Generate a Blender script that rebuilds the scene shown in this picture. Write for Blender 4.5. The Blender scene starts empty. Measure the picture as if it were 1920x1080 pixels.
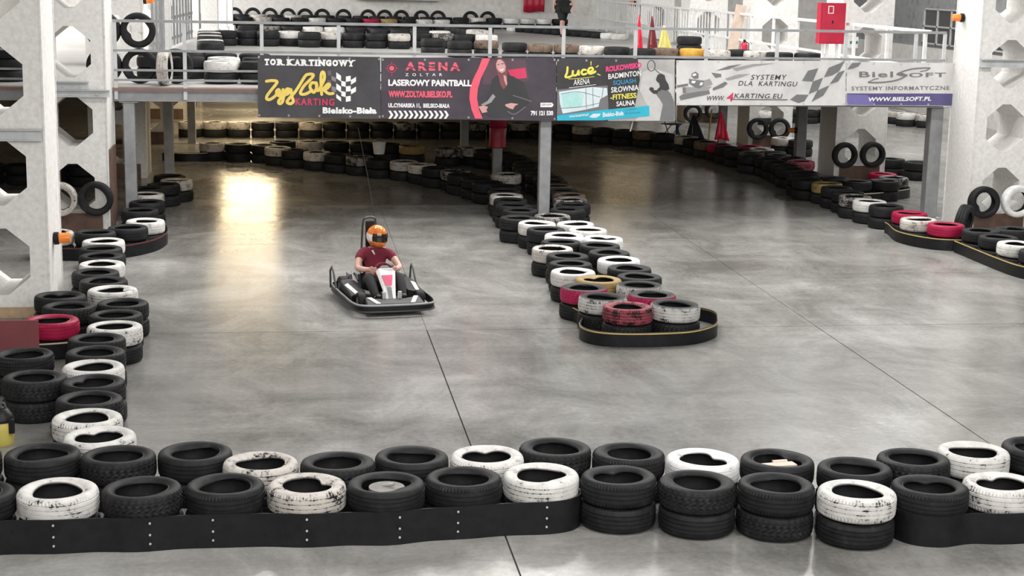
import bpy, bmesh, math, random
from mathutils import Vector, Matrix

# ---------------------------------------------------------------- camera, world, lights, exposure
SC = bpy.context.scene
COL = SC.collection
PI = math.pi
CAM_H = 4.288
F_PX = 2995.4
PITCH, YAW, ROLL = math.radians(11.084), math.radians(7.986), math.radians(1.099)
_cy, _sy, _cp, _sp = math.cos(YAW), math.sin(YAW), math.cos(PITCH), math.sin(PITCH)
FWD = Vector((_sy*_cp, _cy*_cp, -_sp))
_R = Vector((_cy, -_sy, 0))
_U = _R.cross(FWD)
RGT = math.cos(ROLL)*_R + math.sin(ROLL)*_U
UPV = -math.sin(ROLL)*_R + math.cos(ROLL)*_U
cam_data = bpy.data.cameras.new('camera')
cam_data.sensor_width = 36.0
cam_data.lens = F_PX/1920*36.0
cam_data.clip_end = 300
cam = bpy.data.objects.new('camera', cam_data)
COL.objects.link(cam)
cam.matrix_world = Matrix(((RGT.x, UPV.x, -FWD.x, 0), (RGT.y, UPV.y, -FWD.y, 0), (RGT.z, UPV.z, -FWD.z, CAM_H), (0, 0, 0, 1)))
SC.camera = cam

SC.view_settings.view_transform = 'Standard'
SC.view_settings.look = 'None'
SC.view_settings.gamma = 1.0
SC.view_settings.use_curve_mapping = False
SC.view_settings.exposure = -0.02

world = bpy.data.worlds.new('daylight')
SC.world = world
world.use_nodes = True
bg = world.node_tree.nodes['Background']
bg.inputs[0].default_value = (0.86, 0.92, 1.0, 1)
bg.inputs[1].default_value = 0.6

def area_light(name, loc, rot, sx, sy, power, color=(1, 1, 1)):
    l = bpy.data.lights.new(name, 'AREA')
    l.shape = 'RECTANGLE'; l.size = sx; l.size_y = sy; l.energy = power; l.color = color
    o = bpy.data.objects.new(name, l); COL.objects.link(o)
    o.location = loc; o.rotation_euler = rot
    return o

ROOF = 12.0
DAY = (1.0, 0.985, 0.96)
# daylight entering through the long roof skylights (panes are built in the structure section)
area_light('skylight_hall', (4.5, 24.6, ROOF-0.15), (0, 0, 0), 12, 4.5, 800, DAY)
area_light('skylight_upper_deck', (4.5, 33.5, ROOF-0.15), (0, 0, 0), 12, 10, 2500, DAY)
area_light('skylight_right_aisle', (17, 38, ROOF-0.15), (0, 0, 0), 5, 20, 2500, DAY)
area_light('back_wall_fill', (-9.3, 50, 6.6), (0, -PI/2, 0), 4.0, 20, 3200, DAY)  # added light, out of view, that washes the back wall
# daylight from the tall window band in the wall behind the viewer
area_light('window_band', (5.5, -3.8, 7.6), (PI/2, 0, 0), 24, 6, 2700, DAY)

# ---------------------------------------------------------------- pixel rays of the photograph -> real places
def ray(px, py):
    return FWD + RGT*((px-960)/F_PX) - UPV*((py-540)/F_PX)
def at(px, py, z=0.0):
    d = ray(px, py); t = (z-CAM_H)/d.z
    return Vector((d.x*t, d.y*t, z))
def aty(px, py, Y):
    d = ray(px, py); t = Y/d.y
    return Vector((d.x*t, Y, CAM_H+d.z*t))

# ---------------------------------------------------------------- materials
MATS = {}
def new_mat(name):
    m = bpy.data.materials.new(name); m.use_nodes = True
    MATS[name] = m
    nt = m.node_tree
    return m, nt, nt.nodes['Principled BSDF']
def ramp(nt, fac, stops):
    r = nt.nodes.new('ShaderNodeValToRGB')
    e = r.color_ramp.elements
    while len(e) < len(stops): e.new(0.5)
    for i, (p, c) in enumerate(stops):
        e[i].position = p; e[i].color = (c[0], c[1], c[2], 1)
    nt.links.new(fac, r.inputs[0])
    return r.outputs[0]
def noise(nt, vec, scale, detail=4, rough=0.55, dist=0.0):
    n = nt.nodes.new('ShaderNodeTexNoise')
    n.inputs['Scale'].default_value = scale; n.inputs['Detail'].default_value = detail
    n.inputs['Roughness'].default_value = rough; n.inputs['Distortion'].default_value = dist
    if vec is not None: nt.links.new(vec, n.inputs['Vector'])
    return n.outputs['Fac']
def math_node(nt, op, a, b=None, clamp=False):
    n = nt.nodes.new('ShaderNodeMath'); n.operation = op; n.use_clamp = clamp
    for i, v in enumerate((a, b)):
        if v is None: continue
        if isinstance(v, (int, float)): n.inputs[i].default_value = v
        else: nt.links.new(v, n.inputs[i])
    return n.outputs[0]
def mixc(nt, fac, a, b):
    n = nt.nodes.new('ShaderNodeMix'); n.data_type = 'RGBA'
    if isinstance(fac, (int, float)): n.inputs[0].default_value = fac
    else: nt.links.new(fac, n.inputs[0])
    for i, v in ((6, a), (7, b)):
        if isinstance(v, tuple): n.inputs[i].default_value = (v[0], v[1], v[2], 1)
        else: nt.links.new(v, n.inputs[i])
    return n.outputs[2]
def objcoord(nt, scale=(1, 1, 1), rnd=True):
    tc = nt.nodes.new('ShaderNodeTexCoord')
    mp = nt.nodes.new('ShaderNodeMapping'); mp.inputs['Scale'].default_value = scale
    nt.links.new(tc.outputs['Object'], mp.inputs['Vector'])
    if rnd:
        oi = nt.nodes.new('ShaderNodeObjectInfo')
        s = math_node(nt, 'MULTIPLY', oi.outputs['Random'], 37.0)
        cb = nt.nodes.new('ShaderNodeCombineXYZ')
        for i in range(3): nt.links.new(s, cb.inputs[i])
        nt.links.new(cb.outputs[0], mp.inputs['Location'])
    return mp.outputs[0]
def bump(nt, b, h, strength, dist=0.01):
    n = nt.nodes.new('ShaderNodeBump'); n.inputs['Strength'].default_value = strength; n.inputs['Distance'].default_value = dist
    nt.links.new(h, n.inputs['Height']); nt.links.new(n.outputs[0], b.inputs['Normal'])
def plain(name, c, rough=0.5, metal=0.0, var=0.12, scale=6.0, spec=0.5, bmp=0.0):
    m, nt, b = new_mat(name)
    v = objcoord(nt)
    n = noise(nt, v, scale, 5, 0.6)
    lo = tuple(max(0, x*(1-var)) for x in c); hi = tuple(min(1, x*(1+var)) for x in c)
    nt.links.new(ramp(nt, n, [(0.3, lo), (0.7, hi)]), b.inputs['Base Color'])
    b.inputs['Roughness'].default_value = rough; b.inputs['Metallic'].default_value = metal
    b.inputs['Specular IOR Level'].default_value = spec
    if bmp: bump(nt, b, n, bmp)
    return m
def emit(name, c, s):
    m, nt, b = new_mat(name)
    b.inputs['Base Color'].default_value = (c[0], c[1], c[2], 1)
    b.inputs['Emission Color'].default_value = (c[0], c[1], c[2], 1)
    b.inputs['Emission Strength'].default_value = s
    return m

def worn(name, base, under, amount, rough=0.6, sc=7.0, spec=0.4):
    """paint or coating that has worn through to what lies beneath it"""
    m, nt, b = new_mat(name)
    v = objcoord(nt)
    n1 = noise(nt, v, sc, 6, 0.65); n2 = noise(nt, v, sc*5, 4, 0.6)
    s = math_node(nt, 'ADD', math_node(nt, 'MULTIPLY', n1, 0.7), math_node(nt, 'MULTIPLY', n2, 0.3))
    msk = ramp(nt, s, [(amount, (1, 1, 1)), (amount+0.07, (0, 0, 0))])
    tint = ramp(nt, n2, [(0.3, tuple(x*0.82 for x in base)), (0.65, base)])
    nt.links.new(mixc(nt, msk, tint, under), b.inputs['Base Color'])
    b.inputs['Roughness'].default_value = rough
    b.inputs['Specular IOR Level'].default_value = spec
    bump(nt, b, s, 0.15)
    return m

RUB = (0.0105, 0.0106, 0.0112)
def tyre_mat(name, paint=None, amount=0.40, top=True, rough=0.6, groove=0.5, side_only=False):
    """old rubber, or rubber under worn paint that is rubbed off the tread ribs / sidewall"""
    m, nt, b = new_mat(name)
    v = objcoord(nt)
    n1 = noise(nt, v, 9, 6, 0.65); n2 = noise(nt, v, 45, 4, 0.6)
    dust = ramp(nt, n1, [(0.35, RUB), (0.60, (0.018, 0.0183, 0.0193)), (0.8, (0.045, 0.045, 0.046))])
    col = dust
    if paint:
        ga = nt.nodes.new('ShaderNodeAttribute'); ga.attribute_name = 'groove'
        s = math_node(nt, 'ADD', math_node(nt, 'MULTIPLY', n1, 0.6), math_node(nt, 'MULTIPLY', n2, 0.4))
        s = math_node(nt, 'ADD', s, math_node(nt, 'MULTIPLY', ga.outputs['Fac'], -0.16*groove))
        keep = ramp(nt, s, [(amount-0.02, (0, 0, 0)), (amount+0.06, (1, 1, 1))])
        ins = nt.nodes.new('ShaderNodeAttribute'); ins.attribute_name = 'inside'
        keep2 = math_node(nt, 'MULTIPLY', keep, math_node(nt, 'SUBTRACT', 1.0, ins.outputs['Fac'], True))
        if not top:
            sd = nt.nodes.new('ShaderNodeAttribute'); sd.attribute_name = 'side'
            keep2 = math_node(nt, 'MULTIPLY', keep2, math_node(nt, 'SUBTRACT', 1.0, sd.outputs['Fac'], True))
        tint = ramp(nt, n1, [(0.3, tuple(x*0.72 for x in paint)), (0.6, paint)])
        col = mixc(nt, keep2, dust, tint)
    nt.links.new(col, b.inputs['Base Color'])
    b.inputs['Roughness'].default_value = rough
    b.inputs['Specular IOR Level'].default_value = 0.18
    bump(nt, b, n2, 0.25, 0.004)
    return m
T = {}
T['k'] = tyre_mat('tyre_rubber')
T['w'] = tyre_mat('tyre_white_paint', (0.64, 0.625, 0.60), 0.36)
T['W'] = tyre_mat('tyre_fresh_white_paint', (0.78, 0.78, 0.77), 0.30)
T['d'] = tyre_mat('tyre_dirty_white_paint', (0.52, 0.485, 0.45), 0.40)
T['g'] = tyre_mat('tyre_grey_worn_paint', (0.26, 0.245, 0.23), 0.47)
T['v'] = tyre_mat('tyre_white_tread_paint', (0.56, 0.55, 0.53), 0.38, top=False)
T['r'] = tyre_mat('tyre_red_paint', (0.34, 0.013, 0.055), 0.26, rough=0.45)
T['s'] = tyre_mat('tyre_red_tread_paint', (0.40, 0.02, 0.085), 0.28, top=False, rough=0.45)
T['p'] = tyre_mat('tyre_faded_red_paint', (0.30, 0.065, 0.085), 0.42)
T['t'] = tyre_mat('tyre_tan_paint', (0.34, 0.24, 0.10), 0.36)
T['o'] = tyre_mat('tyre_orange_paint', (0.62, 0.33, 0.06), 0.28)
T['b'] = tyre_mat('tyre_brown_paint', (0.16, 0.115, 0.085), 0.40)
COLNAME = dict(k='black', w='worn white-painted', W='freshly white-painted', d='dirty cream-painted', g='black tyre with grey paint remains',
               v='black-topped white-treaded', r='red-painted', s='black-topped red-treaded', p='faded red', t='tan-painted', o='orange-painted', b='brownish')

plain('conveyor_rubber', (0.0095, 0.0098, 0.0108), 0.45, 0, 0.35, 9, 0.2, 0.2)
plain('edge_yellow', (0.50, 0.36, 0.13), 0.6)
plain('edge_cream', (0.55, 0.48, 0.36), 0.6)
plain('bolt_steel', (0.55, 0.55, 0.54), 0.4, 0.6)
plain('grey_steel', (0.27, 0.275, 0.285), 0.45, 0.0, 0.18, 5)
plain('pale_steel', (0.50, 0.51, 0.52), 0.45, 0.0, 0.12, 5)
plain('dark_steel', (0.045, 0.044, 0.046), 0.45, 0.0, 0.2)
worn('column_paint', (0.80, 0.785, 0.76), (0.50, 0.48, 0.45), 0.30, 0.75, 3.0)
worn('wall_paint', (0.76, 0.74, 0.71), (0.58, 0.56, 0.53), 0.33, 0.8, 0.9)
worn('dark_upper_wall_paint', (0.13, 0.125, 0.12), (0.08, 0.08, 0.08), 0.40, 0.85, 0.9)  # dark tone put on the unseen upper walls to dim the floor reflection
worn('grey_wall_paint', (0.30, 0.31, 0.31), (0.20, 0.20, 0.20), 0.40, 0.8, 0.9)
plain('white_paint_metal', (0.78, 0.78, 0.77), 0.4)
plain('brown_board', (0.13, 0.075, 0.055), 0.65, 0, 0.25, 8)
plain('plywood', (0.45, 0.32, 0.20), 0.65, 0, 0.15, 9)
plain('maroon_board', (0.15, 0.03, 0.035), 0.6, 0, 0.12, 4)
plain('deck_plank', (0.20, 0.13, 0.11), 0.7)
plain('deck_concrete', (0.46, 0.45, 0.43), 0.35, 0, 0.1, 2)
plain('roof_metal', (0.10, 0.10, 0.10), 0.7)
plain('deck_underside', (0.18, 0.14, 0.10), 0.75)
plain('red_vinyl', (0.40, 0.010, 0.045), 0.35, 0, 0.15, 5)
plain('red_enamel', (0.45, 0.012, 0.045), 0.3, 0, 0.1, 4)
plain('amber_lens', (0.85, 0.24, 0.03), 0.25, 0, 0.1)
plain('black_plastic', (0.010, 0.010, 0.011), 0.42, 0, 0.2, 6, 0.22)
plain('black_cloth', (0.016, 0.015, 0.017), 0.9)
plain('maroon_cloth', (0.16, 0.012, 0.03), 0.85, 0, 0.15, 10)
plain('skin', (0.62, 0.36, 0.29), 0.55, 0, 0.08)
plain('hair', (0.05, 0.03, 0.02), 0.7)
plain('white_plastic', (0.78, 0.78, 0.77), 0.35)
plain('pink_sticker', (0.72, 0.12, 0.22), 0.4)
plain('grey_plastic', (0.20, 0.20, 0.21), 0.4)
plain('helmet_orange', (0.72, 0.20, 0.04), 0.12, 0.25, 0.2, 3)
plain('visor', (0.02, 0.016, 0.015), 0.08)
plain('yellow_flag', (0.60, 0.55, 0.16), 0.8)
plain('dark_red_flag', (0.16, 0.02, 0.03), 0.85)
plain('black_flag', (0.035, 0.033, 0.04), 0.85)
plain('bright_red_flag', (0.62, 0.02, 0.06), 0.8)
plain('pale_wood', (0.62, 0.50, 0.42), 0.6)
plain('disc_wood', (0.20, 0.19, 0.175), 0.7, 0, 0.2, 20)
plain('yellow_plastic', (0.50, 0.42, 0.10), 0.4)
plain('blue_cloth', (0.03, 0.04, 0.16), 0.8)
plain('green_sign', (0.06, 0.22, 0.16), 0.5)
plain('dark_glass', (0.05, 0.05, 0.048), 0.2)
plain('b_black', (0.042, 0.040, 0.046), 0.5, 0, 0.25, 3)
plain('b_dark', (0.046, 0.034, 0.050), 0.5, 0, 0.25, 3)
plain('b_luce', (0.030, 0.028, 0.030), 0.5, 0, 0.25, 3)
plain('b_grey', (0.40, 0.39, 0.385), 0.5, 0, 0.2, 2)
plain('b_white', (0.60, 0.59, 0.58), 0.5, 0, 0.12, 3)
for nm, c in dict(pr_white=(0.82, 0.82, 0.82), pr_yellow=(0.80, 0.60, 0.12), pr_lemon=(0.76, 0.70, 0.10), pr_red=(0.60, 0.03, 0.10), pr_coral=(0.80, 0.10, 0.16),
                  pr_pink=(0.78, 0.05, 0.22), pr_blue=(0.04, 0.25, 0.48), pr_cyan=(0.02, 0.42, 0.58), pr_aqua=(0.40, 0.68, 0.66), pr_ice=(0.62, 0.72, 0.76), pr_ink=(0.035, 0.033, 0.035),
                  pr_grey=(0.16, 0.16, 0.165), pr_mid=(0.30, 0.295, 0.29), pr_navy=(0.09, 0.075, 0.20), pr_violet=(0.16, 0.14, 0.36), pr_skin=(0.62, 0.34, 0.33), pr_hair=(0.20, 0.06, 0.07),
                  pr_brick=(0.09, 0.045, 0.065), pr_jacket=(0.028, 0.028, 0.032), pr_fade1=(0.11, 0.10, 0.12), pr_fade2=(0.22, 0.20, 0.23), pr_light=(0.52, 0.51, 0.50)).items():
    plain(nm, c, 0.5, 0, 0.06, 12)

# polished concrete with tyre marks, trowel swirls and worn lighter patches
def concrete_floor():
    m, nt, b = new_mat('polished_concrete')
    g = nt.nodes.new('ShaderNodeNewGeometry')
    def mp(s, rz=0.0, off=(0, 0, 0)):
        n = nt.nodes.new('ShaderNodeMapping'); n.inputs['Location'].default_value = off; n.inputs['Scale'].default_value = s; n.inputs['Rotation'].default_value = (0, 0, rz)
        nt.links.new(g.outputs['Position'], n.inputs['Vector']); return n.outputs[0]
    big = noise(nt, mp((0.20, 0.20, 1), 0, (3.3, 0, 0)), 1.0, 4, 0.55, 0.3)
    mid = noise(nt, mp((0.75, 0.55, 1), 0.25), 1.1, 8, 0.68, 0.8)
    fine = noise(nt, mp((1, 1, 1)), 16.0, 6, 0.75)
    streak = noise(nt, mp((3.6, 0.16, 1), -0.30), 1.0, 5, 0.65, 0.35)
    streak2 = noise(nt, mp((0.20, 3.0, 1), 0.12), 1.0, 5, 0.65, 0.35)
    a = math_node(nt, 'ADD', math_node(nt, 'MULTIPLY', big, 0.34), math_node(nt, 'MULTIPLY', mid, 0.36))
    a = math_node(nt, 'ADD', a, math_node(nt, 'MULTIPLY', streak, 0.06))
    a = math_node(nt, 'ADD', a, math_node(nt, 'MULTIPLY', streak2, 0.10))
    a = math_node(nt, 'ADD', a, math_node(nt, 'MULTIPLY', fine, 0.14))
    c = ramp(nt, a, [(0.40, (0.125, 0.120, 0.111)), (0.47, (0.200, 0.194, 0.182)), (0.525, (0.260, 0.253, 0.240)), (0.61, (0.385, 0.377, 0.360))])
    # dark rubber smears left by the karts
    sm = noise(nt, mp((0.55, 2.2, 1), 0.5), 0.9, 5, 0.6, 1.5)
    c = mixc(nt, ramp(nt, sm, [(0.62, (0, 0, 0)), (0.80, (0.55, 0.55, 0.55))]), c, (0.13, 0.125, 0.12))
    nt.links.new(c, b.inputs['Base Color'])
    r = ramp(nt, math_node(nt, 'ADD', math_node(nt, 'MULTIPLY', mid, 0.6), math_node(nt, 'MULTIPLY', fine, 0.4)), [(0.35, (0.15, 0.15, 0.15)), (0.65, (0.27, 0.27, 0.27))])
    nt.links.new(r, b.inputs['Roughness'])
    b.inputs['Specular IOR Level'].default_value = 0.33
    bump(nt, b, math_node(nt, 'ADD', mid, streak2), 0.05, 0.01)
concrete_floor()
plain('joint_dark', (0.05, 0.048, 0.045), 0.9)
emit('skylight_pane', (0.95, 0.97, 1.0), 0.15)
emit('window_daylight', (0.90, 0.95, 1.0), 6.0)
emit('window_warm', (1.0, 0.86, 0.60), 4.0)
emit('tube_light', (1.0, 0.80, 0.48), 5.0)
# ---------------------------------------------------------------- mesh and object helpers
class MB:
    """collects boxes, tubes, ribbons; build() links them as one mesh object"""
    def __init__(s): s.v = []; s.f = []; s.m = []; s.mats = []; s.sm = []
    def _mi(s, mat):
        if mat is None: return 0
        if mat not in s.mats: s.mats.append(mat)
        return s.mats.index(mat)
    def add(s, vs, fs, mat=None, smooth=False):
        o = len(s.v); s.v += [tuple(v) for v in vs]; k = s._mi(mat)
        for f in fs: s.f.append(tuple(i+o for i in f)); s.m.append(k); s.sm.append(smooth)
    def box(s, x0, x1, y0, y1, z0, z1, mat=None, M=None):
        vs = [Vector((x, y, z)) for z in (z0, z1) for y in (y0, y1) for x in (x0, x1)]
        if M is not None: vs = [M @ v for v in vs]
        s.add(vs, [(0, 2, 3, 1), (4, 5, 7, 6), (0, 1, 5, 4), (2, 6, 7, 3), (0, 4, 6, 2), (1, 3, 7, 5)], mat)
    def tube(s, pts, r, n=8, mat=None, closed=False, caps=True):
        pts = [Vector(p) for p in pts]; N = len(pts); rings = []
        rs = r if isinstance(r, (list, tuple)) else [r]*N
        up = None
        for i, p in enumerate(pts):
            if closed: t = pts[(i+1) % N]-pts[i-1]
            else: t = pts[min(i+1, N-1)]-pts[max(i-1, 0)]
            t.normalize()
            if up is None: up = Vector((0, 0, 1)) if abs(t.z) < 0.9 else Vector((1, 0, 0))
            a = t.cross(up)
            if a.length < 1e-4: a = t.cross(Vector((0, 1, 0)))
            a.normalize(); b = a.cross(t).normalized(); up = b
            rings.append([p+a*math.cos(2*PI*k/n)*rs[i]+b*math.sin(2*PI*k/n)*rs[i] for k in range(n)])
        vs = [v for ring in rings for v in ring]; fs = []
        for i in range(N if closed else N-1):
            j = (i+1) % N
            for k in range(n): fs.append((i*n+k, i*n+(k+1) % n, j*n+(k+1) % n, j*n+k))
        if caps and not closed:
            fs.append(tuple(range(n))[::-1]); fs.append(tuple((N-1)*n+k for k in range(n)))
        s.add(vs, fs, mat, True)
    def lathe(s, prof, n=24, mat=None, c=(0, 0, 0), M=None, closed=False):
        vs = []; P = len(prof)
        for k in range(n):
            a = 2*PI*k/n
            for r, z in prof:
                v = Vector((c[0]+r*math.cos(a), c[1]+r*math.sin(a), c[2]+z)); vs.append(M @ v if M is not None else v)
        fs = []
        for k in range(n):
            j = (k+1) % n
            for i in range(P if closed else P-1):
                q = (i+1) % P
                fs.append((k*P+i, j*P+i, j*P+q, k*P+q))
        s.add(vs, fs, mat, True)
    def wallstrip(s, path, z0, z1, th, mat=None, closed=False):
        """upright band following a plan path, with thickness"""
        N = len(path); out = []; 
        for i in range(N):
            a = Vector(path[i-1] if (closed or i > 0) else path[0]); b = Vector(path[(i+1) % N] if (closed or i < N-1) else path[-1])
            t = (b-a).normalized(); nrm = Vector((t.y, -t.x)); p = Vector(path[i])
            q = p+nrm*th
            out += [(p.x, p.y, z0), (p.x, p.y, z1), (q.x, q.y, z1), (q.x, q.y, z0)]
        fs = []
        for i in range(N if closed else N-1):
            j = (i+1) % N
            for k in range(4): fs.append((i*4+k, j*4+k, j*4+(k+1) % 4, i*4+(k+1) % 4))
        if not closed: fs += [(0, 1, 2, 3), tuple((N-1)*4+k for k in (3, 2, 1, 0))]
        s.add(out, fs, mat, True)
    def mesh(s, name):
        me = bpy.data.meshes.new(name); me.from_pydata(s.v, [], s.f)
        for m in s.mats: me.materials.append(MATS[m])
        if s.mats: me.polygons.foreach_set('material_index', s.m)
        me.polygons.foreach_set('use_smooth', s.sm)
        bm = bmesh.new(); bm.from_mesh(me); bmesh.ops.recalc_face_normals(bm, faces=bm.faces); bm.to_mesh(me); bm.free()
        if any(s.sm): me.set_sharp_from_angle(angle=math.radians(38))
        me.update()
        return me
    def build(s, name, mat=None, parent=None, loc=None, rot=None):
        me = s.mesh(name)
        if mat and not s.mats: me.materials.append(MATS[mat])
        return place(name, me, parent, loc, rot)
def place(name, me, parent=None, loc=None, rot=None):
    o = bpy.data.objects.new(name, me); COL.objects.link(o)
    if parent is not None: o.parent = parent
    if loc is not None: o.location = loc
    if rot is not None: o.rotation_euler = rot
    return o
def tag(o, label, cat, group=None):
    o['label'] = label; o['category'] = cat
    if group: o['group'] = group
    return o
def struct(o):
    o['kind'] = 'structure'; return o
def thing(name, label, cat, loc=(0, 0, 0), rot=None, group=None):
    o = bpy.data.objects.new(name, None); COL.objects.link(o); o.empty_display_size = 0.1
    o.location = loc
    if rot is not None: o.rotation_euler = rot
    return tag(o, label, cat, group)
def copy_tree(o, parent=None):
    c = o.copy(); COL.objects.link(c); c.parent = parent
    for ch in o.children: copy_tree(ch, c)
    return c
def bez(pts, n=6, closed=False):
    """Catmull-Rom through the points"""
    out = []; N = len(pts)
    pts = [Vector(p) for p in pts]
    for i in range(N if closed else N-1):
        p0 = pts[i-1] if (closed or i > 0) else pts[0]; p1 = pts[i]; p2 = pts[(i+1) % N]
        p3 = pts[(i+2) % N] if (closed or i < N-2) else pts[-1]
        for k in range(n):
            t = k/n
            out.append(0.5*((2*p1)+(p2-p0)*t+(2*p0-5*p1+4*p2-p3)*t*t+(3*p1-p0-3*p2+p3)*t**3))
    if not closed: out.append(pts[-1])
    return out
def along(path, step):
    """points at equal steps along a plan path"""
    path = [Vector(p) for p in path]; out = [path[0].copy()]; need = step
    for a, b in zip(path[:-1], path[1:]):
        L = (b-a).length; pos = 0.0
        while L-pos >= need:
            pos += need; out.append(a.lerp(b, pos/L)); need = step
        need -= L-pos
    return out

# ---- lettering is measured first, while the scene is still small
_texts = {}
def want(key, body, bold=0.0, shear=0.0, space=1.0):
    cu = bpy.data.curves.new('lettering', 'FONT'); cu.body = body; cu.offset = bold; cu.shear = shear; cu.space_character = space
    cu.resolution_u = 3; cu.fill_mode = 'FRONT'; cu.size = 1.0
    o = bpy.data.objects.new('lettering', cu); COL.objects.link(o); _texts[key] = o
TXT = {}
def measure():
    dg = bpy.context.evaluated_depsgraph_get()
    for k, o in _texts.items():
        me = bpy.data.meshes.new_from_object(o.evaluated_get(dg))
        vs = [v.co.copy() for v in me.vertices]; fs = [tuple(p.vertices) for p in me.polygons]
        x0 = min(v.x for v in vs); x1 = max(v.x for v in vs); y0 = min(v.y for v in vs); y1 = max(v.y for v in vs)
        TXT[k] = ([((v.x-x0)/(x1-x0), (v.y-y0)/(y1-y0)) for v in vs], fs)
        bpy.data.meshes.remove(me)
    for o in _texts.values():
        cu = o.data; bpy.data.objects.remove(o); bpy.data.curves.remove(cu)
for k, body, bold, sp in [('karting', 'KARTING', 0.03, 1.25), ('bb', 'Bielsko-Biała', 0.055, 1.08),
        ('arena', 'ARENA', 0.05, 1.5), ('zoltar', 'ZOLTAR', 0.01, 2.4), ('laser', 'LASEROWY PAINTBALL', 0.045, 1.0), ('www1', 'WWW.ZOLTAR.BIELSKO.PL', 0.05, 1.0),
        ('ul', 'UL.CYNIARSKA 11,  BIELSKO-BIAŁA', 0.05, 1.05), ('join', 'JOIN NOW', 0.02, 1.0), ('tel', '791 121 530', 0.05, 1.0),
        ('arena2', 'ARENA', 0.004, 1.0), ('rolk', 'ROLKOWISKO', 0.045, 1.0), ('badm', 'BADMINTON', 0.014, 1.0), ('squash', 'SQUASH', 0.02, 1.0), ('silo', 'SIŁOWNIA', 0.014, 1.0),
        ('fit', '-FITNESS', 0.025, 1.0), ('sauna', 'SAUNA', 0.02, 1.0), ('lucewww', 'www.lucearena.pl', 0.015, 1.0), ('bb2', 'Bielsko-Biała', 0.02, 1.0), ('addr', 'ul. Cyniarska', 0.0, 1.0),
        ('syst', 'SYSTEMY', 0.005, 1.15), ('dla', 'DLA  KARTINGU', 0.005, 1.12), ('www4', 'WWW.', 0.008, 1.0), ('four', '4', 0.015, 1.0), ('kart4', 'KARTING.EU', 0.008, 1.1),
        ('biel', 'Biel', 0.02, 1.15), ('oft', 'OFT', 0.02, 1.15), ('sysinf', 'SYSTEMY INFORMATYCZNE', 0.012, 1.15), ('wwwb', 'WWW.BIELSOFT.PL', 0.035, 1.05)]:
    want(k, body, bold, 0, sp)
for ch in 'TORKAINGWY': want('slab_'+ch, ch, 0.075)
measure()
# ---------------------------------------------------------------- the hall: floor slabs, walls, roof, upper deck
XL, XR, YF, YB = -9.5, 21.0, -4.0, 61.6
DECK = 2.3
mb = MB(); mb.box(XL, XR, YF, YB, -0.30, -0.03, 'joint_dark'); floor = struct(mb.build('floor'))
xs = [XL]+[1.63+4.93*k for k in range(-2, 5) if XL+0.5 < 1.63+4.93*k < XR-0.5]+[XR]
ys = [YF]+[19.05+6.38*k for k in range(-3, 9) if YF+0.5 < 19.05+6.38*k < YB-0.5]+[YB]
for i in range(len(xs)-1):
    for j in range(len(ys)-1):
        mb = MB(); gx, gy = (0.007 if ys[j] < 19 or xs[i] > 2 else 0.0025), 0.008
        mb.box(xs[i]+gx, xs[i+1]-gx, ys[j]+gy, ys[j+1]-gy, -0.035, 0.0, 'polished_concrete')
        mb.build('slab', None, floor)
def wall(name, *b, mat='wall_paint'):
    mb = MB(); mb.box(*b, mat); return struct(mb.build(name))
wall('wall_left', XL-0.3, XL, YF, YB, 0, ROOF)
wr = wall('wall_right', XR, XR+0.3, YF, YB, 0, 4.6, mat='grey_wall_paint')
wall('wall_right_upper', XR, XR+0.3, YF, YB, 4.6, ROOF, mat='dark_upper_wall_paint')
wb = wall('wall_back', XL-0.3, XR+0.3, YB, YB+0.3, 0, 4.3)
wall('wall_back_upper', XL-0.3, XR+0.3, YB, YB+0.3, 4.3, ROOF, mat='dark_upper_wall_paint')
wall('wall_front', XL-0.3, XR+0.3, YF-0.3, YF, 0, ROOF)
mb = MB(); mb.box(XR-0.06, XR-0.002, 28, YB, 0, 2.2, 'wall_paint'); struct(mb.build('added_white_dado'))  # hidden white dado, added to brighten what the floor reflects
# back wall: a dark lintel band, a service pipe and a boxed-out panel above the tyre rows
mb = MB(); mb.box(XL, 11, YB-0.25, YB-0.003, 3.62, 3.95, 'deck_underside'); struct(mb.build('trim_1'))
mb = MB(); mb.box(2.4, 5.6, YB-0.35, YB-0.003, 3.28, 3.45, 'wall_paint'); struct(mb.build('trim_2'))
# roof with long skylights
mb = MB()
for x0, x1 in ((XL-0.3, -2.0), (11.0, 14.3), (19.7, XR+0.3)): mb.box(x0, x1, YF-0.3, YB+0.3, ROOF, ROOF+0.25, 'roof_metal')
for y0, y1, x0, x1 in ((YF-0.3, 0.5, -2, 11), (26.5, 28.5, -2, 11), (38.7, YB+0.3, -2, 11), (YF-0.3, 28, 14.3, 19.7), (48, YB+0.3, 14.3, 19.7)):
    mb.box(x0, x1, y0, y1, ROOF, ROOF+0.25, 'roof_metal')
struct(mb.build('ceiling'))
n = 0
for x0, x1, y0, y1 in ((-2, 11, 0.5, 26.5), (-2, 11, 28.5, 38.7), (14.3, 19.7, 28, 48)):
    n += 1
    mb = MB(); mb.box(x0, x1, y0, y1, ROOF+0.05, ROOF+0.08, 'skylight_pane'); w = struct(mb.build('window_%d' % n))
    k = int((y1-y0)/3)
    for q in range(k+1):
        yy = y0+(y1-y0)*q/k; b2 = MB(); b2.box(x0, x1, yy-0.04, yy+0.04, ROOF-0.02, ROOF+0.05, 'grey_steel'); b2.build('glazing_bar', None, w)
n += 1
mb = MB(); mb.box(-6.5, 17.5, YF+0.005, YF+0.03, 4.6, 10.6, 'skylight_pane'); w = struct(mb.build('window_%d' % n))
for q in range(13): b2 = MB(); b2.box(-6.5+2*q-0.05, -6.5+2*q+0.05, YF+0.03, YF+0.10, 4.6, 10.6, 'grey_steel'); b2.build('glazing_bar', None, w)
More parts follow.
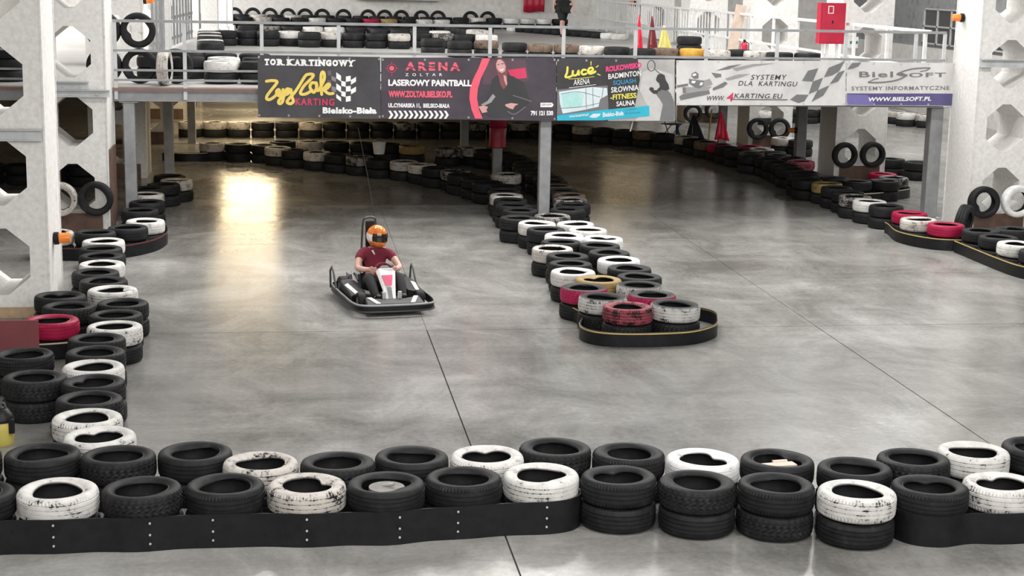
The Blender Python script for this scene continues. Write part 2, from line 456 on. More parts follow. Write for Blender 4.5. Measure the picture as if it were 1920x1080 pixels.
n += 1  # added left-wall panes, out of view, behind the back wall fill light
mb = MB(); mb.box(XL+0.005, XL+0.03, 40, 60, 4.6, 8.6, 'skylight_pane'); w = struct(mb.build('window_%d' % n))
for q in range(11): b2 = MB(); b2.box(XL+0.03, XL+0.10, 40+2*q-0.05, 40+2*q+0.05, 4.6, 8.6, 'grey_steel'); b2.build('glazing_bar', None, w)
# tall window high in the right wall, two small roof lights at the back
n += 1
mb = MB(); mb.box(XR-0.04, XR-0.005, 47.5, 48.8, 6.4, 9.6, 'window_daylight'); w = struct(mb.build('window_%d' % n))
for q in range(3): b2 = MB(); b2.box(XR-0.09, XR-0.04, 47.5+0.65*q-0.03, 47.5+0.65*q+0.03, 6.4, 9.6, 'dark_steel'); b2.build('glazing_bar', None, w)
for x0 in (13.2, 18.6):
    n += 1
    mb = MB(); mb.box(x0, x0+1.5, 56.4, 58.6, ROOF-0.05, ROOF-0.01, 'window_daylight'); w = struct(mb.build('window_%d' % n))
    for q in range(3): b2 = MB(); b2.box(x0, x0+1.5, 56.4+1.1*q-0.03, 56.4+1.1*q+0.03, ROOF-0.10, ROOF-0.05, 'dark_steel'); b2.build('glazing_bar', None, w)
# upper deck slab, its steel edge beams and boards
DX0, DX1, DY0 = XL, 11.75, 27.98
mb = MB(); mb.box(DX0, DX1, DY0, YB, DECK-0.12, DECK, 'deck_concrete'); struct(mb.build('floor_upper'))
mb = MB()
for k in range(9): mb.box(DX0, DX1, 29.5+3.4*k, 29.62+3.4*k, DECK-0.26, DECK-0.12, 'deck_underside')
mb.box(DX0, DX1, DY0+0.02, YB, DECK-0.14, DECK-0.121, 'deck_underside')
struct(mb.build('ceiling_lower'))
for nm, x0, x1 in (('trim_3', -3.0, DX1), ('trim_4', XL, -4.2)):
    mb = MB(); mb.box(x0, x1, 27.80, 27.97, 2.07, 2.24, 'grey_steel'); mb.box(x0, x1, 27.76, 27.99, 2.07, 2.085, 'grey_steel'); mb.box(x0, x1, 27.76, 27.99, 2.225, 2.24, 'grey_steel')
    o = struct(mb.build(nm)); b2 = MB(); b2.box(x0, x1, 27.74, 27.975, 2.242, 2.295, 'deck_plank'); b2.build('deck_board', None, o)
mb = MB(); mb.box(DX1, DX1+0.14, 28.3, YB, 2.05, 2.29, 'grey_steel'); struct(mb.build('trim_5'))

# ---- concrete columns with octagonal openings
def column_mesh(w=1.14, d=1.08, zc0=0.70, pitch=1.115, nh=9):
    mb = MB(); x0, x1 = -w/2, w/2
    hw, hh, tf, sv = 0.345, 0.415, 0.075, 0.19
    def face(y):
        v = []; 
        for k in range(nh):
            c = zc0+pitch*k
            a, b = (0.0 if k == 0 else c-pitch/2), c+pitch/2
            v.append(([(x0, a), (x1, a), (x1, b), (x0, b)], [(-tf, c-hh), (tf, c-hh), (hw, c-sv), (hw, c+sv), (tf, c+hh), (-tf, c+hh), (-hw, c+sv), (-hw, c-sv)]))
        return v
    F = face(0)
    for y, flip in ((0.0, False), (d, True)):
        for R, O in F:
            vs = [(x, y, z) for x, z in R+O]
            fs = [(0, 1, 5, 4), (1, 6, 5), (1, 2, 7, 6), (2, 8, 7), (2, 3, 9, 8), (3, 10, 9), (3, 0, 11, 10), (0, 4, 11)]
            mb.add(vs, fs, 'column_paint')
    for R, O in F:
        vs = [(x, 0, z) for x, z in O]+[(x, d, z) for x, z in O]
        mb.add(vs, [(i, (i+1) % 8, 8+(i+1) % 8, 8+i) for i in range(8)], 'column_paint')
    zt = F[-1][0][2][1]
    for x in (x0, x1): mb.add([(x, 0, 0), (x, d, 0), (x, d, zt), (x, 0, zt)], [(0, 1, 2, 3)], 'column_paint')
    mb.add([(x0, 0, zt), (x1, 0, zt), (x1, d, zt), (x0, d, zt)], [(0, 1, 2, 3)], 'column_paint')
    # raised arrises at the corners
    for x in (x0, x1):
        for y in (0.0, d): mb.box(x-0.012, x+0.012, y-0.012, y+0.012, 0, zt, 'column_paint')
    # dedupe so the shell is closed
    me = mb.mesh('column_shell'); bm = bmesh.new(); bm.from_mesh(me); bmesh.ops.remove_doubles(bm, verts=bm.verts, dist=0.0005); bmesh.ops.recalc_face_normals(bm, faces=bm.faces); bm.to_mesh(me); bm.free()
    return me
COLM = column_mesh()
COLY = [20.05, 26.82, 33.75, 40.5, 47.3, 54.1]
lcol = ['white concrete column with octagonal openings and plywood skirt beside the red tyre', 'white concrete column with octagonal openings, a white and a black tyre hung on it beside the amber beacon',
        'cream-lit concrete column with octagonal openings behind the grey left deck post']
rcol = [None, 'white concrete column with octagonal openings, black and white tyres hung on it, carrying the deck end',
        'white concrete column with octagonal openings, two black tyres hung on it, behind the purple and white banner',
        'white concrete column with octagonal openings, two black tyres hung on it, behind the kart-print banner', 'white concrete column with octagonal openings behind the black and red flags']
COLS = {}
for side, xc, labs in (('l', -3.55, lcol), ('r', 12.42, rcol)):
    for i, y in enumerate(COLY):
        yy = y-0.2 if (side == 'r' and i == 1) else y
        if side == 'r' and i == 0: continue
        lab = labs[i] if i < len(labs) and labs[i] else 'white concrete column with octagonal openings standing far back on the upper deck'
        r = thing('concrete_column', lab, 'column', (xc, yy, 0), None, 'concrete columns with octagonal openings')
        place('shaft', COLM, r); COLS[side+str(i)] = (r, xc, yy)
        b = MB(); b.box(-0.46, 0.46, -0.035, -0.013, 0.0, 0.30 if i else 0.13, 'plywood' if i == 0 else 'brown_board'); b.build('skirting_board', None, r)
b = MB(); b.box(0.585, 0.61, 0.03, 0.85, 0.05, 1.35, 'brown_board'); b.build('side_board', None, COLS['l1'][0])
b = MB(); b.box(0.585, 0.60, 0.2, 0.9, 0.0, 9, 'white_paint_metal'); b.build('corner_plate', None, COLS['r1'][0])

# ---- steel channels clamped round the columns
def channel(lab, x0, x1, y, z0, z1, mat='pale_steel'):
    mb = MB(); mb.box(x0, x1, y-0.02, y, z0, z1); mb.box(x0, x1, y-0.08, y, z0, z0+0.014); mb.box(x0, x1, y-0.08, y, z1-0.014, z1)
    for k in range(3):
        xx = x0+(x1-x0)*(k+0.5)/3; mb.box(xx-0.02, xx+0.02, y-0.035, y-0.02, z0+0.03, z0+0.07)
    return tag(mb.build('steel_channel', mat), lab, 'beam', 'steel channels clamped to the columns')
channel('long grey steel channel clamped across the column with the hung white tyre', -4.15, -2.92, 26.80, 2.21, 2.33)
channel('short grey steel channel bolted above the longer one on the column', -4.05, -3.25, 26.80, 2.335, 2.46)
channel('pale steel channel clamped across the column with the plywood skirt', -4.2, -3.0, 20.03, 2.20, 2.34)
channel('pale steel channel clamped across the column by the white deck-end strip', 11.86, 13.1, 26.60, 2.87, 3.01)

# ---- posts carrying the deck
def post(x, y, lab, w=0.2, mat='grey_steel', h=2.06):
    r = thing('deck_post', lab, 'post', (x, y, 0), None, 'steel posts carrying the upper deck')
    b = MB(); b.box(-w/2, w/2, -w/2, w/2, 0.012, h-0.012); o = b.build('shaft', mat, r); o.modifiers.new('edge', 'BEVEL').width = 0.012
    b = MB(); b.box(-w*0.75, w*0.75, -w*0.75, w*0.75, 0, 0.012); b.build('base_plate', mat, r)
    b = MB(); b.box(-w*0.8, w*0.8, -w*0.6, w*0.6, h-0.012, h); b.build('cap_plate', mat, r)
    return r
post(-2.72, 27.86, 'grey steel deck post beside the wooden-sided column', 0.19, 'grey_steel')
post(4.45, 27.90, 'grey steel deck post standing in the tyre peninsula', 0.2, 'grey_steel')
post(11.75, 28.15, 'grey steel deck post at the right end of the banners', 0.24, 'grey_steel')
post(-2.55, 34.3, 'grey steel deck post behind the tyre curve by the cream-lit column', 0.2)
post(-2.45, 40.6, 'slim grey steel deck post behind the white-topped tyre curve', 0.2)
post(4.42, 34.2, 'grey steel deck post wrapped in red padding', 0.2)
post(4.35, 40.2, 'slim grey steel deck post standing among tyres beyond the red padding', 0.2)
post(11.45, 35.0, 'dark grey steel deck post with an amber beacon', 0.22)
post(11.35, 41.3, 'grey steel deck post beside the red-painted tyres', 0.2)

# ---- railing along the front edge of the deck
rr = thing('railing', 'grey steel railing along the front edge of the upper deck', 'railing', (0, 27.8, DECK))
for X in (-2.92, -1.77, -0.48, 0.82, 2.12, 3.43, 4.72, 6.00, 7.28, 8.57, 9.83, 11.14, 11.68):
    b = MB(); b.box(X-0.03, X+0.03, -0.05, -0.01, -0.20, 1.10); b.build('post', 'pale_steel', rr)
for z, h in ((1.09, 0.045), (0.60, 0.04), (0.275, 0.035), (0.11, 0.035)):
    b = MB(); b.box(-2.95, 11.7, -0.055, -0.012, z-0.0, z+h); b.build('rail', 'grey_steel', rr)
rr = thing('railing', 'grey steel railing stub left of the column with the hung tyres', 'railing', (0, 27.8, DECK))
for X in (-9, -7.7, -6.4, -5.1):
    b = MB(); b.box(X-0.03, X+0.03, -0.05, -0.01, -0.20, 1.10); b.build('post', 'pale_steel', rr)
for z, h in ((1.09, 0.045), (0.60, 0.04), (0.275, 0.035), (0.11, 0.035)):
    b = MB(); b.box(-9.4, -4.2, -0.055, -0.012, z, z+h); b.build('rail', 'grey_steel', rr)
# white railing with balusters along the right edge of the deck
rr = thing('railing', 'white baluster railing along the right edge of the upper deck', 'railing', (11.62, 28, DECK))
for k in range(18):
    b = MB(); b.box(-0.03, 0.03, 0.5+1.9*k, 0.56+1.9*k, 0, 1.12); b.build('post', 'white_paint_metal', rr)
for z, h in ((1.08, 0.06), (0.42, 0.05)):
    b = MB(); b.box(-0.025, 0.025, 0.3, 33.0, z, z+h); b.build('rail', 'white_paint_metal', rr)
for k in range(60):
    b = MB(); b.box(-0.012, 0.012, 14.0+0.32*k, 14.03+0.32*k, 0.12, 1.08); b.build('baluster', 'white_paint_metal', rr)
# white palisade fence panels far up on the left of the deck
f0, f1 = at(287, 104, DECK), at(364, 74, DECK); fl = (f1-f0).length
fr = thing('fence', 'white slatted fence on the upper deck behind the upright tyres', 'fence', (f0.x, f0.y, DECK), (0, 0, math.atan2(f1.y-f0.y, f1.x-f0.x)))
NS = 13
for k in range(NS):
    b = MB(); b.box(fl*k/NS, fl*k/NS+fl*0.42/NS, 0, 0.03, 0.05, 1.28); b.build('slat', 'grey_steel', fr)
for z in (0.2, 0.72, 1.22):
    b = MB(); b.box(0, fl, 0.03, 0.06, z, z+0.07); b.build('rail', 'grey_steel', fr)
# white pillars at the back of the deck
for k, (px, w) in enumerate(((393, 0.5), (412, 0.45), (425, 0.4))):
    p = aty(px, 20, 50+2.0*k)
    mb = MB(); mb.box(-w/2, w/2, -w/2, w/2, 0, 6.5); mb.box(-w/2-0.05, w/2+0.05, -w/2-0.05, w/2+0.05, 0, 0.2)
    tag(mb.build('pillar', 'column_paint', None, (p.x, p.y, DECK)), 'slim white pillar at the back of the upper deck', 'column', 'slim white pillars at the back of the deck')
# warm tube lamps hung under the deck; last three added to brighten the floor
def lamp_x(YL, px=458):
    Yf = YL*CAM_H/(CAM_H+DECK-0.4); lo, hi = 200.0, 1000.0
    for _ in range(40):
        mid = (lo+hi)/2
        if at(px, mid).y > Yf: lo = mid
        else: hi = mid
    return at(px, lo).x/Yf*YL
for k, (y, pw) in enumerate(((30.5, 8), (34.0, 11), (37.4, 15), (40.6, 60), (43.6, 125), (47.0, 110), (50.4, 85), (53.8, 60), (32.6, 1.2), (36.8, 3), (45.0, 9))):
    X = lamp_x(y, 458+2.5*k) if k < 8 else (6.35, 7.1, 9.6)[k-8]
    r = thing('tube_lamp', 'warm fluorescent tube lamp under the upper deck', 'lamp', (X, y, DECK-0.40), None, 'tube lamps under the deck')
    b = MB(); b.box(-0.75, 0.75, -0.09, 0.09, 0.06, 0.14); b.build('housing', 'white_paint_metal', r)
    for q in (-0.045, 0.045):
        b = MB(); b.tube([(-0.72, q, 0.03), (0.72, q, 0.03)], 0.022, 8); b.build('tube', 'tube_light', r)
    l = area_light('tube_lamp_glow', (0, 0, -0.005), (0, 0, 0), 1.4, 0.3, pw, (1.0, 0.79, 0.49)); l.parent = r
# added fill lamps over the track, out of view, to brighten the floor
for (X, Y, Zl, pw) in ((-0.6, 22.6, 6.1, 150), (3.8, 22.6, 6.1, 150), (8.2, 22.6, 6.1, 220), (12.5, 22.4, 6.1, 130), (0.0, 9.8, 7.0, 230), (4.5, 9.8, 7.0, 180), (9.0, 9.8, 7.0, 150)):
    r = thing('added_fill_lamp', 'added bell-shaped fill lamp hung from the roof above the track', 'lamp', (X, Y, Zl), None, 'added fill lamps over the track')
    b = MB(); b.lathe([(0.30, 0.0), (0.29, 0.02), (0.22, 0.16), (0.12, 0.28), (0.09, 0.45), (0.0, 0.46)], 24); b.build('reflector', 'grey_steel', r)
    b = MB(); b.tube([(0, 0, 0.46), (0, 0, ROOF-Zl)], 0.012, 6); b.build('drop_cord', 'dark_steel', r)
    b = MB(); b.lathe([(0, 0.03), (0.26, 0.03), (0.26, 0.04), (0, 0.04)], 24); b.build('diffuser', 'skylight_pane', r)
    l = area_light('added_fill_glow', (0, 0, 0.02), (0, 0, 0), 0.5, 0.5, pw, DAY); l.data.shape = 'DISK'; l.parent = r
# ---------------------------------------------------------------- tyres
TH = 0.20   # tyre width = height when lying
def tyre_mesh(name, n, detail, style, seed):
    rnd = random.Random(seed)
    if detail == 2:
        half = [(.305, .100, 0, 0, 0), (.305, .113, 0, 0, 0), (.297, .115, 1, 0, 0), (.297, .122, 1, 0, 0), (.305, .124, 0, 0, 0), (.304, .146, 0, 0, 0), (.296, .148, 1, 0, 0), (.296, .155, 1, 0, 0),
                (.303, .157, 0, 0, 0), (.299, .173, 0, 0, .1), (.290, .187, 0, 0, .5), (.273, .196, 0, 0, 1), (.250, .200, 0, 0, 1), (.228, .197, 0, 0, 1), (.212, .189, .3, 0, 1), (.204, .184, .6, 0, 1),
                (.197, .187, 0, 0, 1), (.192, .182, .3, .6, 1), (.191, .172, 0, 1, 1), (.202, .166, 0, 1, 0), (.236, .178, 0, 1, 0), (.270, .165, 0, 1, 0), (.285, .135, 0, 1, 0)]
    elif detail == 1:
        half = [(.305, .100, 0, 0, 0), (.304, .118, 0, 0, 0), (.297, .121, 1, 0, 0), (.304, .125, 0, 0, 0), (.303, .150, 0, 0, 0), (.297, .175, 0, 0, .2), (.286, .190, 0, 0, .8), (.250, .200, 0, 0, 1), (.215, .190, 0, 0, 1),
                (.197, .187, .3, 0, 1), (.191, .175, 0, 1, 1), (.235, .176, 0, 1, 0), (.283, .135, 0, 1, 0)]
    else:
        half = [(.305, .100, 0, 0, 0), (.302, .160, 0, 0, 0), (.286, .190, 0, 0, .8), (.245, .200, 0, 0, 1), (.195, .186, .2, .2, 1), (.235, .170, 0, 1, 0), (.283, .120, 0, 1, 0)]
    prof = half + [(.287 if detail else .285, .100, 0, 1, 0)] + [(r, TH-z, g, i, sd) for r, z, g, i, sd in reversed(half[1:])]
    f1, f2, f3 = (rnd.uniform(0, 6.28) for _ in range(3))
    fold = rnd.choice([0, 0, 0, 0.05]); fa = rnd.uniform(0, 6.28); oval = rnd.uniform(-0.007, 0.007); sag = rnd.uniform(0, 0.012)
    vs, ga, ia, sa = [], [], [], []
    for k in range(n):
        a = 2*PI*k/n
        for r, z, g, i, sd in prof:
            rr, zz, gg = r, z, g
            if detail == 2 and r > 0.288 and i < 0.5:
                top = abs(z-0.1)
                if style == 0:
                    if 0.056 < top < 0.091 and k % 2: rr -= 0.009; gg = 1
                elif style == 1:
                    ph = (k+int(abs(z-0.1)*220)) % 4
                    if ph < 2 and top < 0.085 and g < 0.5: rr -= 0.007; gg = 1
                else:
                    if 0.07 < top < 0.09 and k % 4 == 0: rr -= 0.003; gg = 0.6
            w = max(0.0, min(1.0, (0.285-r)/0.085)) if (sd > 0 or i > 0) and r < 0.285 and not (i and r > 0.2) else 0.0
            if z > 0.1 and w:
                d = a-fa; d = (d+PI) % (2*PI)-PI
                b = math.exp(-(d/0.42)**2)
                rr -= w*fold*b; zz -= w*w*(sag*(1+math.cos(2*a+f1))+0.30*fold*b)
                rr += w*0.010*math.cos(2*a+f2)+w*0.005*math.cos(3*a+f3)
            rr *= 1+oval*math.cos(2*a+f1)
            vs.append((rr*math.cos(a), rr*math.sin(a), zz)); ga.append(gg); ia.append(i); sa.append(sd)
    P = len(prof); fs = []
    for k in range(n):
        j = (k+1) % n
        for i in range(P):
            q = (i+1) % P
            fs.append((k*P+i, j*P+i, j*P+q, k*P+q))
    me = bpy.data.meshes.new(name); me.from_pydata(vs, [], fs)
    for nm, arr in (('groove', ga), ('inside', ia), ('side', sa)):
        at_ = me.attributes.new(nm, 'FLOAT', 'POINT'); at_.data.foreach_set('value', arr)
    me.polygons.foreach_set('use_smooth', [True]*len(fs))
    me.set_sharp_from_angle(angle=math.radians(42))
    me.materials.append(MATS['tyre_rubber']); me.update()
    return me
NEAR = [tyre_mesh('tyre_near', 136, 2, s % 3, 11+s) for s in range(8)]
MIDM = [tyre_mesh('tyre_mid', 56, 1, 0, 40+s) for s in range(7)]
FARM = [tyre_mesh('tyre_far', 30, 0, 0, 60+s) for s in range(3)]

REC = []
def rec(x, y, z, col, row, tier, **kw):
    REC.append(dict(n=len(REC), x=x, y=y, z=z, c=col, row=row, tier=tier, **kw))
def stack(x, y, cols, row, z0=0.0, fix=False, **kw):
    """cols: top tyre first; the lowest stands on z0"""
    n = len(cols)
    for i, c in enumerate(cols):
        t = 'top' if i == 0 else 'bottom'
        rec(x, y, z0+TH*(n-1-i), c, row, t, sid=(round(x, 3), round(y, 3)), fix=fix, **(kw if i == 0 else {}))
def tops(lst, row, z0=0.0, low='k', n=2, fix=False):
    for q in lst:
        p = at(q[0], q[1], z0+TH*n); stack(p.x, p.y, [q[2]]+[low]*(n-1), row, z0, fix, **(q[3] if len(q) > 3 else {}))
def paint(path, step, row, marks, z0=0.0, n=2, skip=0):
    pts = along(path, step)[skip:]
    cols = ['k']*len(pts)
    for px, py, c in marks:
        m = at(px, py, z0+TH*n); i = min(range(len(pts)), key=lambda k: (pts[k].x-m.x)**2+((pts[k].y-m.y)*0.5)**2); cols[i] = c
    for p, c in zip(pts, cols): stack(p.x, p.y, [c]+['k']*(n-1), row, z0)

R_F = 'the front wall of tyres along the rubber strip'
R_K = 'the second row just behind the front tyre wall'
R_L = 'the long row leading back to the amber beacon'
R_M = 'the pile beside the plywood-skirted column'
R_B = 'the curved kerb under the tyre-hung white column'
R_P = 'the tyre peninsula with the oval rubber nose'
R_C = 'the curved island wall under the deck'
R_D = 'the rear island wall under the deck'
R_A = 'the wall along the far bend under the deck'
R_R = 'the right boundary wall to the far bend'
R_S = 'the right-hand kerb with the yellow edge line'
R_I = 'the small oval kerb at the foot of the two-tyre column'
R_Q = 'the loose stacks in the bright right aisle'
R_U = 'the row standing across the upper deck'
R_V = 'the row right behind the deck railing'
R_W = 'the rows far back on the upper deck'
UNQ = lambda s: dict(label=s)
tops([(-30, 920, 'k'), (121, 916, 'w'), (275, 912, 'k'), (426, 905, 'k'), (572, 905, 'd', UNQ('cream-white tyre with herringbone tread in the front wall, next to the disc-filled tyre')), (719, 902, 'k', UNQ('black tyre of the front wall holding a round wooden disc')),
      (865, 891, 'k'), (1010, 887, 'w', UNQ('white tyre with a bare dark shoulder band at the end of the front rubber strip')), (1157, 891, 'k'), (1307, 895, 'k'), (1455, 902, 'k'), (1603, 914, 'w', UNQ('white tyre with dark tread blocks on top of a black one in the front wall')), (1747, 909, 'k'), (1872, 904, 'w')], R_F)
tops([(-58, 850, 'k'), (90, 842, 'k'), (238, 838, 'k'), (363, 849, 'k'), (500, 862, 'd'), (645, 861, 'k'), (782, 855, 'k'), (917, 851, 'w'), (1049, 846, 'k'), (1179, 849, 'k'), (1309, 859, 'W', UNQ('fresh white tyre with black speckles in the second front row')),
      (1438, 864, 'k', UNQ('black tyre of the second row holding a pale piece of board')), (1572, 869, 'k'), (1696, 859, 'k'), (1822, 844, 'w'), (1935, 836, 'k')], R_K)
tops([(181, 811, 'w'), (173, 780, 'w'), (170, 749, 'k'), (170, 716, 'k'), (176, 688, 'w'), (180, 659, 'k'), (186, 636, 'k'), (209, 612, 'w'), (216, 592, 'k'), (224, 567, 'k'), (211, 542, 'w'), (192, 521, 'k'), (184, 508, 'k'), (189, 494, 'w'), (190, 480, 'k'), (189, 464, 'k'), (194, 452, 'w')], R_L)
tops([(112, 553, 'k'), (135, 572, 'k'), (96, 598, 'r', UNQ('bright red tyre on the kerb beside the maroon board')), (44, 662, 'k'), (67, 706, 'k')], R_M)
tops([(107, 434, 'd'), (170, 434, 'k'), (240, 425, 'k'), (272, 413, 'w', UNQ('white tyre at the end of the curved kerb in front of the grey post')), (262, 393, 'k'), (268, 376, 'k'), (275, 363, 'd'), (278, 352, 'k'), (308, 344, 'k'), (330, 337, 'd'), (318, 329, 'k')], R_B)
tops([(1174, 570, 'p', UNQ('faded red tyre with a scuffed pale top at the tip of the peninsula')), (1261, 569, 'v', UNQ('white-treaded tyre with black scuff marks at the tip of the peninsula')), (1135, 557, 'v'), (1221, 550, 's'), (1104, 536, 's'), (1185, 532, 'v'), (1121, 523, 't', UNQ('tan-painted tyre in the tyre peninsula')), (1088, 511, 'w'), (1193, 514, 'k'), (1180, 501, 'k'), (1162, 487, 'W'),
      (1070, 493, 'k'), (1061, 477, 'k'), (1142, 472, 'k'), (1044, 461, 'd'), (1122, 459, 'k'), (1052, 451, 'k'), (1122, 445, 'W'), (1050, 440, 'W'), (1031, 429, 'k'), (1099, 429, 'w'), (1076, 419, 'w'), (1014, 420, 'w'), (985, 409, 'k'), (974, 392, 'k'), (1065, 391, 'k'), (1030, 404, 'g')], R_P)
# chain under the deck, front side and back side of the island
paint([(3.80, 27.15), (3.85, 28.3), (3.92, 29.5), (3.6, 30.6), (3.15, 32.1), (2.5, 33.3), (1.25, 34.6), (0.0, 35.8), (-0.6, 36.6), (-1.65, 37.1), (-2.2, 36.85)], 0.61, R_C,
      [(840, 317, 'g'), (775, 304, 'd'), (737, 298, 'd'), (655, 291, 'g'), (576, 284, 'd'), (538, 277, 'd'), (410, 266, 'w'), (327, 273, 'd'), (952, 365, 'd')])
paint([(4.85, 27.2), (4.98, 28.3), (4.98, 29.5), (5.0, 31.0), (4.85, 32.3), (4.92, 33.4), (4.80, 34.9), (4.1, 36.3), (3.2, 36.0)], 0.615, R_D, [(1085, 377, 'g'), (1080, 367, 'b'), (1067, 349, 'b'), (884, 274, 'd'), (842, 281, 'g')])
paint([(4.25, 31.4), (4.2, 30.9)], 0.7, R_D, [(987, 331, 'd')])
paint([(2.75, 36.7), (1.9, 37.2), (0.6, 37.5), (-0.7, 37.45)], 0.62, R_D, [(762, 270, 't'), (594, 265, 'd')])
paint([(-2.5, 42.3), (0.5, 42.3), (3.5, 42.4), (6.2, 42.4), (7.3, 41.9), (8.3, 41.0), (9.0, 40.3), (9.6, 39.6)], 0.61, R_A,
      [(382, 228, 'd'), (424, 228, 'd'), (462, 228, 'd'), (582, 232, 'd'), (750, 232, 'g'), (907, 236, 'g'), (986, 231, 'd'), (1107, 237, 'd'), (1212, 247, 'b')])
paint([(9.85, 39.0), (9.95, 38.3), (10.15, 37.3), (10.4, 35.4), (10.5, 33.6), (10.45, 32.2), (10.35, 30.4), (10.4, 29.2), (10.35, 28.0), (10.45, 27.0), (10.5, 26.6)], 0.60, R_R,
      [(1264, 251, 'd'), (1330, 265, 'b'), (1360, 272, 'r'), (1410, 288, 'b'), (1555, 345, 't'), (1590, 365, 'g'), (1625, 375, 'w')])
paint([(10.85, 36.9), (10.95, 36.3), (11.1, 34.2), (11.05, 33.2)], 0.62, R_R, [(1400, 277, 'r'), (1440, 280, 'd'), (1520, 310, 'p')])
tops([(1705, 398, 'r', UNQ('red tyre of the yellow-edged kerb beside the black boundary tyres')), (1727, 411, 'd', UNQ('worn cream tyre between the two red ones on the right-hand kerb')), (1770, 419, 'r', UNQ('glossy red tyre in front of the upright half-hidden tyre')),
      (1840, 431, 'k'), (1872, 443, 'k'), (1907, 456, 'w'), (1900, 428, 'k'), (1950, 470, 'k')], R_S)
tops([(1562, 333, 'k'), (1606, 338, 'k'), (1656, 337, 'k'), (1672, 333, 'g')], R_I)
tops([(1672, 297, 'k'), (1721, 303, 'k'), (1500, 262, 'k'), (1470, 258, 'd')], R_Q)
pp = at(1656, 325, .2); stack(pp.x, pp.y, ['r'], R_Q, fix=True, label='pink-red tyre lying flat behind the small oval kerb')
tops([(1668, 207, 'd'), (1703, 212, 'w'), (1733, 214, 'd'), (1642, 206, 'k'), (1493, 206, 'k'), (1523, 206, 'k'), (1610, 206, 'k'), (1580, 206, 'k'), (1552, 206, 'k'), (1465, 207, 'k'), (1437, 208, 'w')], R_Q)
# upper deck
tops([(430, 57, 'k'), (462, 57, 'k'), (500, 58, 'k'), (541, 58, 'w'), (581, 60, 'k'), (622, 60, 'd'), (664, 61, 'k'), (705, 62, 'k'), (745, 63, 'd')], R_U, DECK)
tops([(812, 72, 'k'), (862, 76, 'k'), (912, 76, 'b'), (965, 80, 'k'), (1015, 82, 'b'), (1060, 83, 'b'), (1110, 86, 'd'), (1157, 88, 'k'), (1205, 91, 'k'), (1250, 90, 'b'), (1297, 91, 'o', UNQ('orange-painted tyre behind the deck railing near the flags')), (1345, 94, 'd'), (1388, 93, 'k'), (1426, 96, 'd'), (1467, 98, 'k'), (1503, 99, 'k')], R_U, DECK)
q = at(1110, 86, DECK+0.4)
p = at(1322, 73, DECK+.6); stack(p.x, p.y+1.5, ['k', 'k', 'k'], R_U, DECK)
paint([(-1.22, 29.0), (9.8, 29.0)], 0.63, R_V, [(440, 95, 'w'), (615, 103, 'w'), (660, 103, 'W'), (760, 105, 'w'), (850, 106, 'w'), (980, 107, 'w'), (1400, 108, 'w')], DECK)
paint([(-1.2, 47.6), (4.2, 47.4)], 0.62, R_W, [(500, 50, 'g'), (590, 50, 'w'), (640, 50, 'w')], DECK)
paint([(3.0, 44.2), (5.4, 43.0)], 0.62, R_W, [(830, 66, 'g'), (920, 64, 'w'), (950, 66, 'w')], DECK)
paint([(-3.4, 56.3), (6.4, 56.8)], 0.62, R_W, [(507, 33, 'd'), (590, 35, 'w'), (690, 36, 'w'), (715, 37, 'r'), (742, 37, 't'), (795, 38, 'w'), (820, 38, 'w')], DECK, 2)
paint([(-3.0, 60.0), (10.6, 60.0)], 0.62, R_W, [(495, 26, 'd'), (545, 27, 'd'), (910, 34, 'w'), (960, 36, 'W'), (1000, 38, 'w'), (1020, 38, 'W')], DECK, 2)
paint([(6.6, 55.0), (5.0, 50.0), (5.6, 46.0)], 0.62, R_W, [(880, 55, 'w'), (910, 56, 'w'), (925, 58, 'W'), (960, 60, 'w'), (990, 62, 'd')], DECK)
paint([(8.0, 57.5), (10.6, 51.0)], 0.62, R_W, [(1010, 38, 'W'), (1030, 38, 'W'), (1170, 60, 'W'), (1180, 66, 'w')], DECK, 1)
paint([(-2.1, 43.0), (-1.75, 36.4)], 0.66, R_U, [(405, 60, 'w'), (415, 66, 'w'), (425, 74, 'w')], DECK)
paint([(-1.3, 33.6), (0.2, 33.2)], 0.62, R_U, [(445, 92, 'w')], DECK, 1)
paint([(2.6, 46.6), (4.6, 45.4)], 0.62, R_W, [(840, 60, 'w')], DECK)
# heaps glimpsed through the openings of the left columns
paint([(-8.6, 22.5), (-5.2, 23.4), (-5.0, 26)], 0.63, R_M, [], 0)
paint([(-7.4, 29.3), (-4.5, 29.0)], 0.63, R_V, [], DECK, 5)
paint([(-2.5, 30.3), (0.1, 30.2)], 0.64, R_V, [(430, 92, 'w')], DECK)
paint([(-2.6, 31.7), (-0.4, 31.6)], 0.64, R_V, [], DECK)
paint([(-6.6, 33), (-3.9, 32.6)], 0.63, R_B, [], 0)

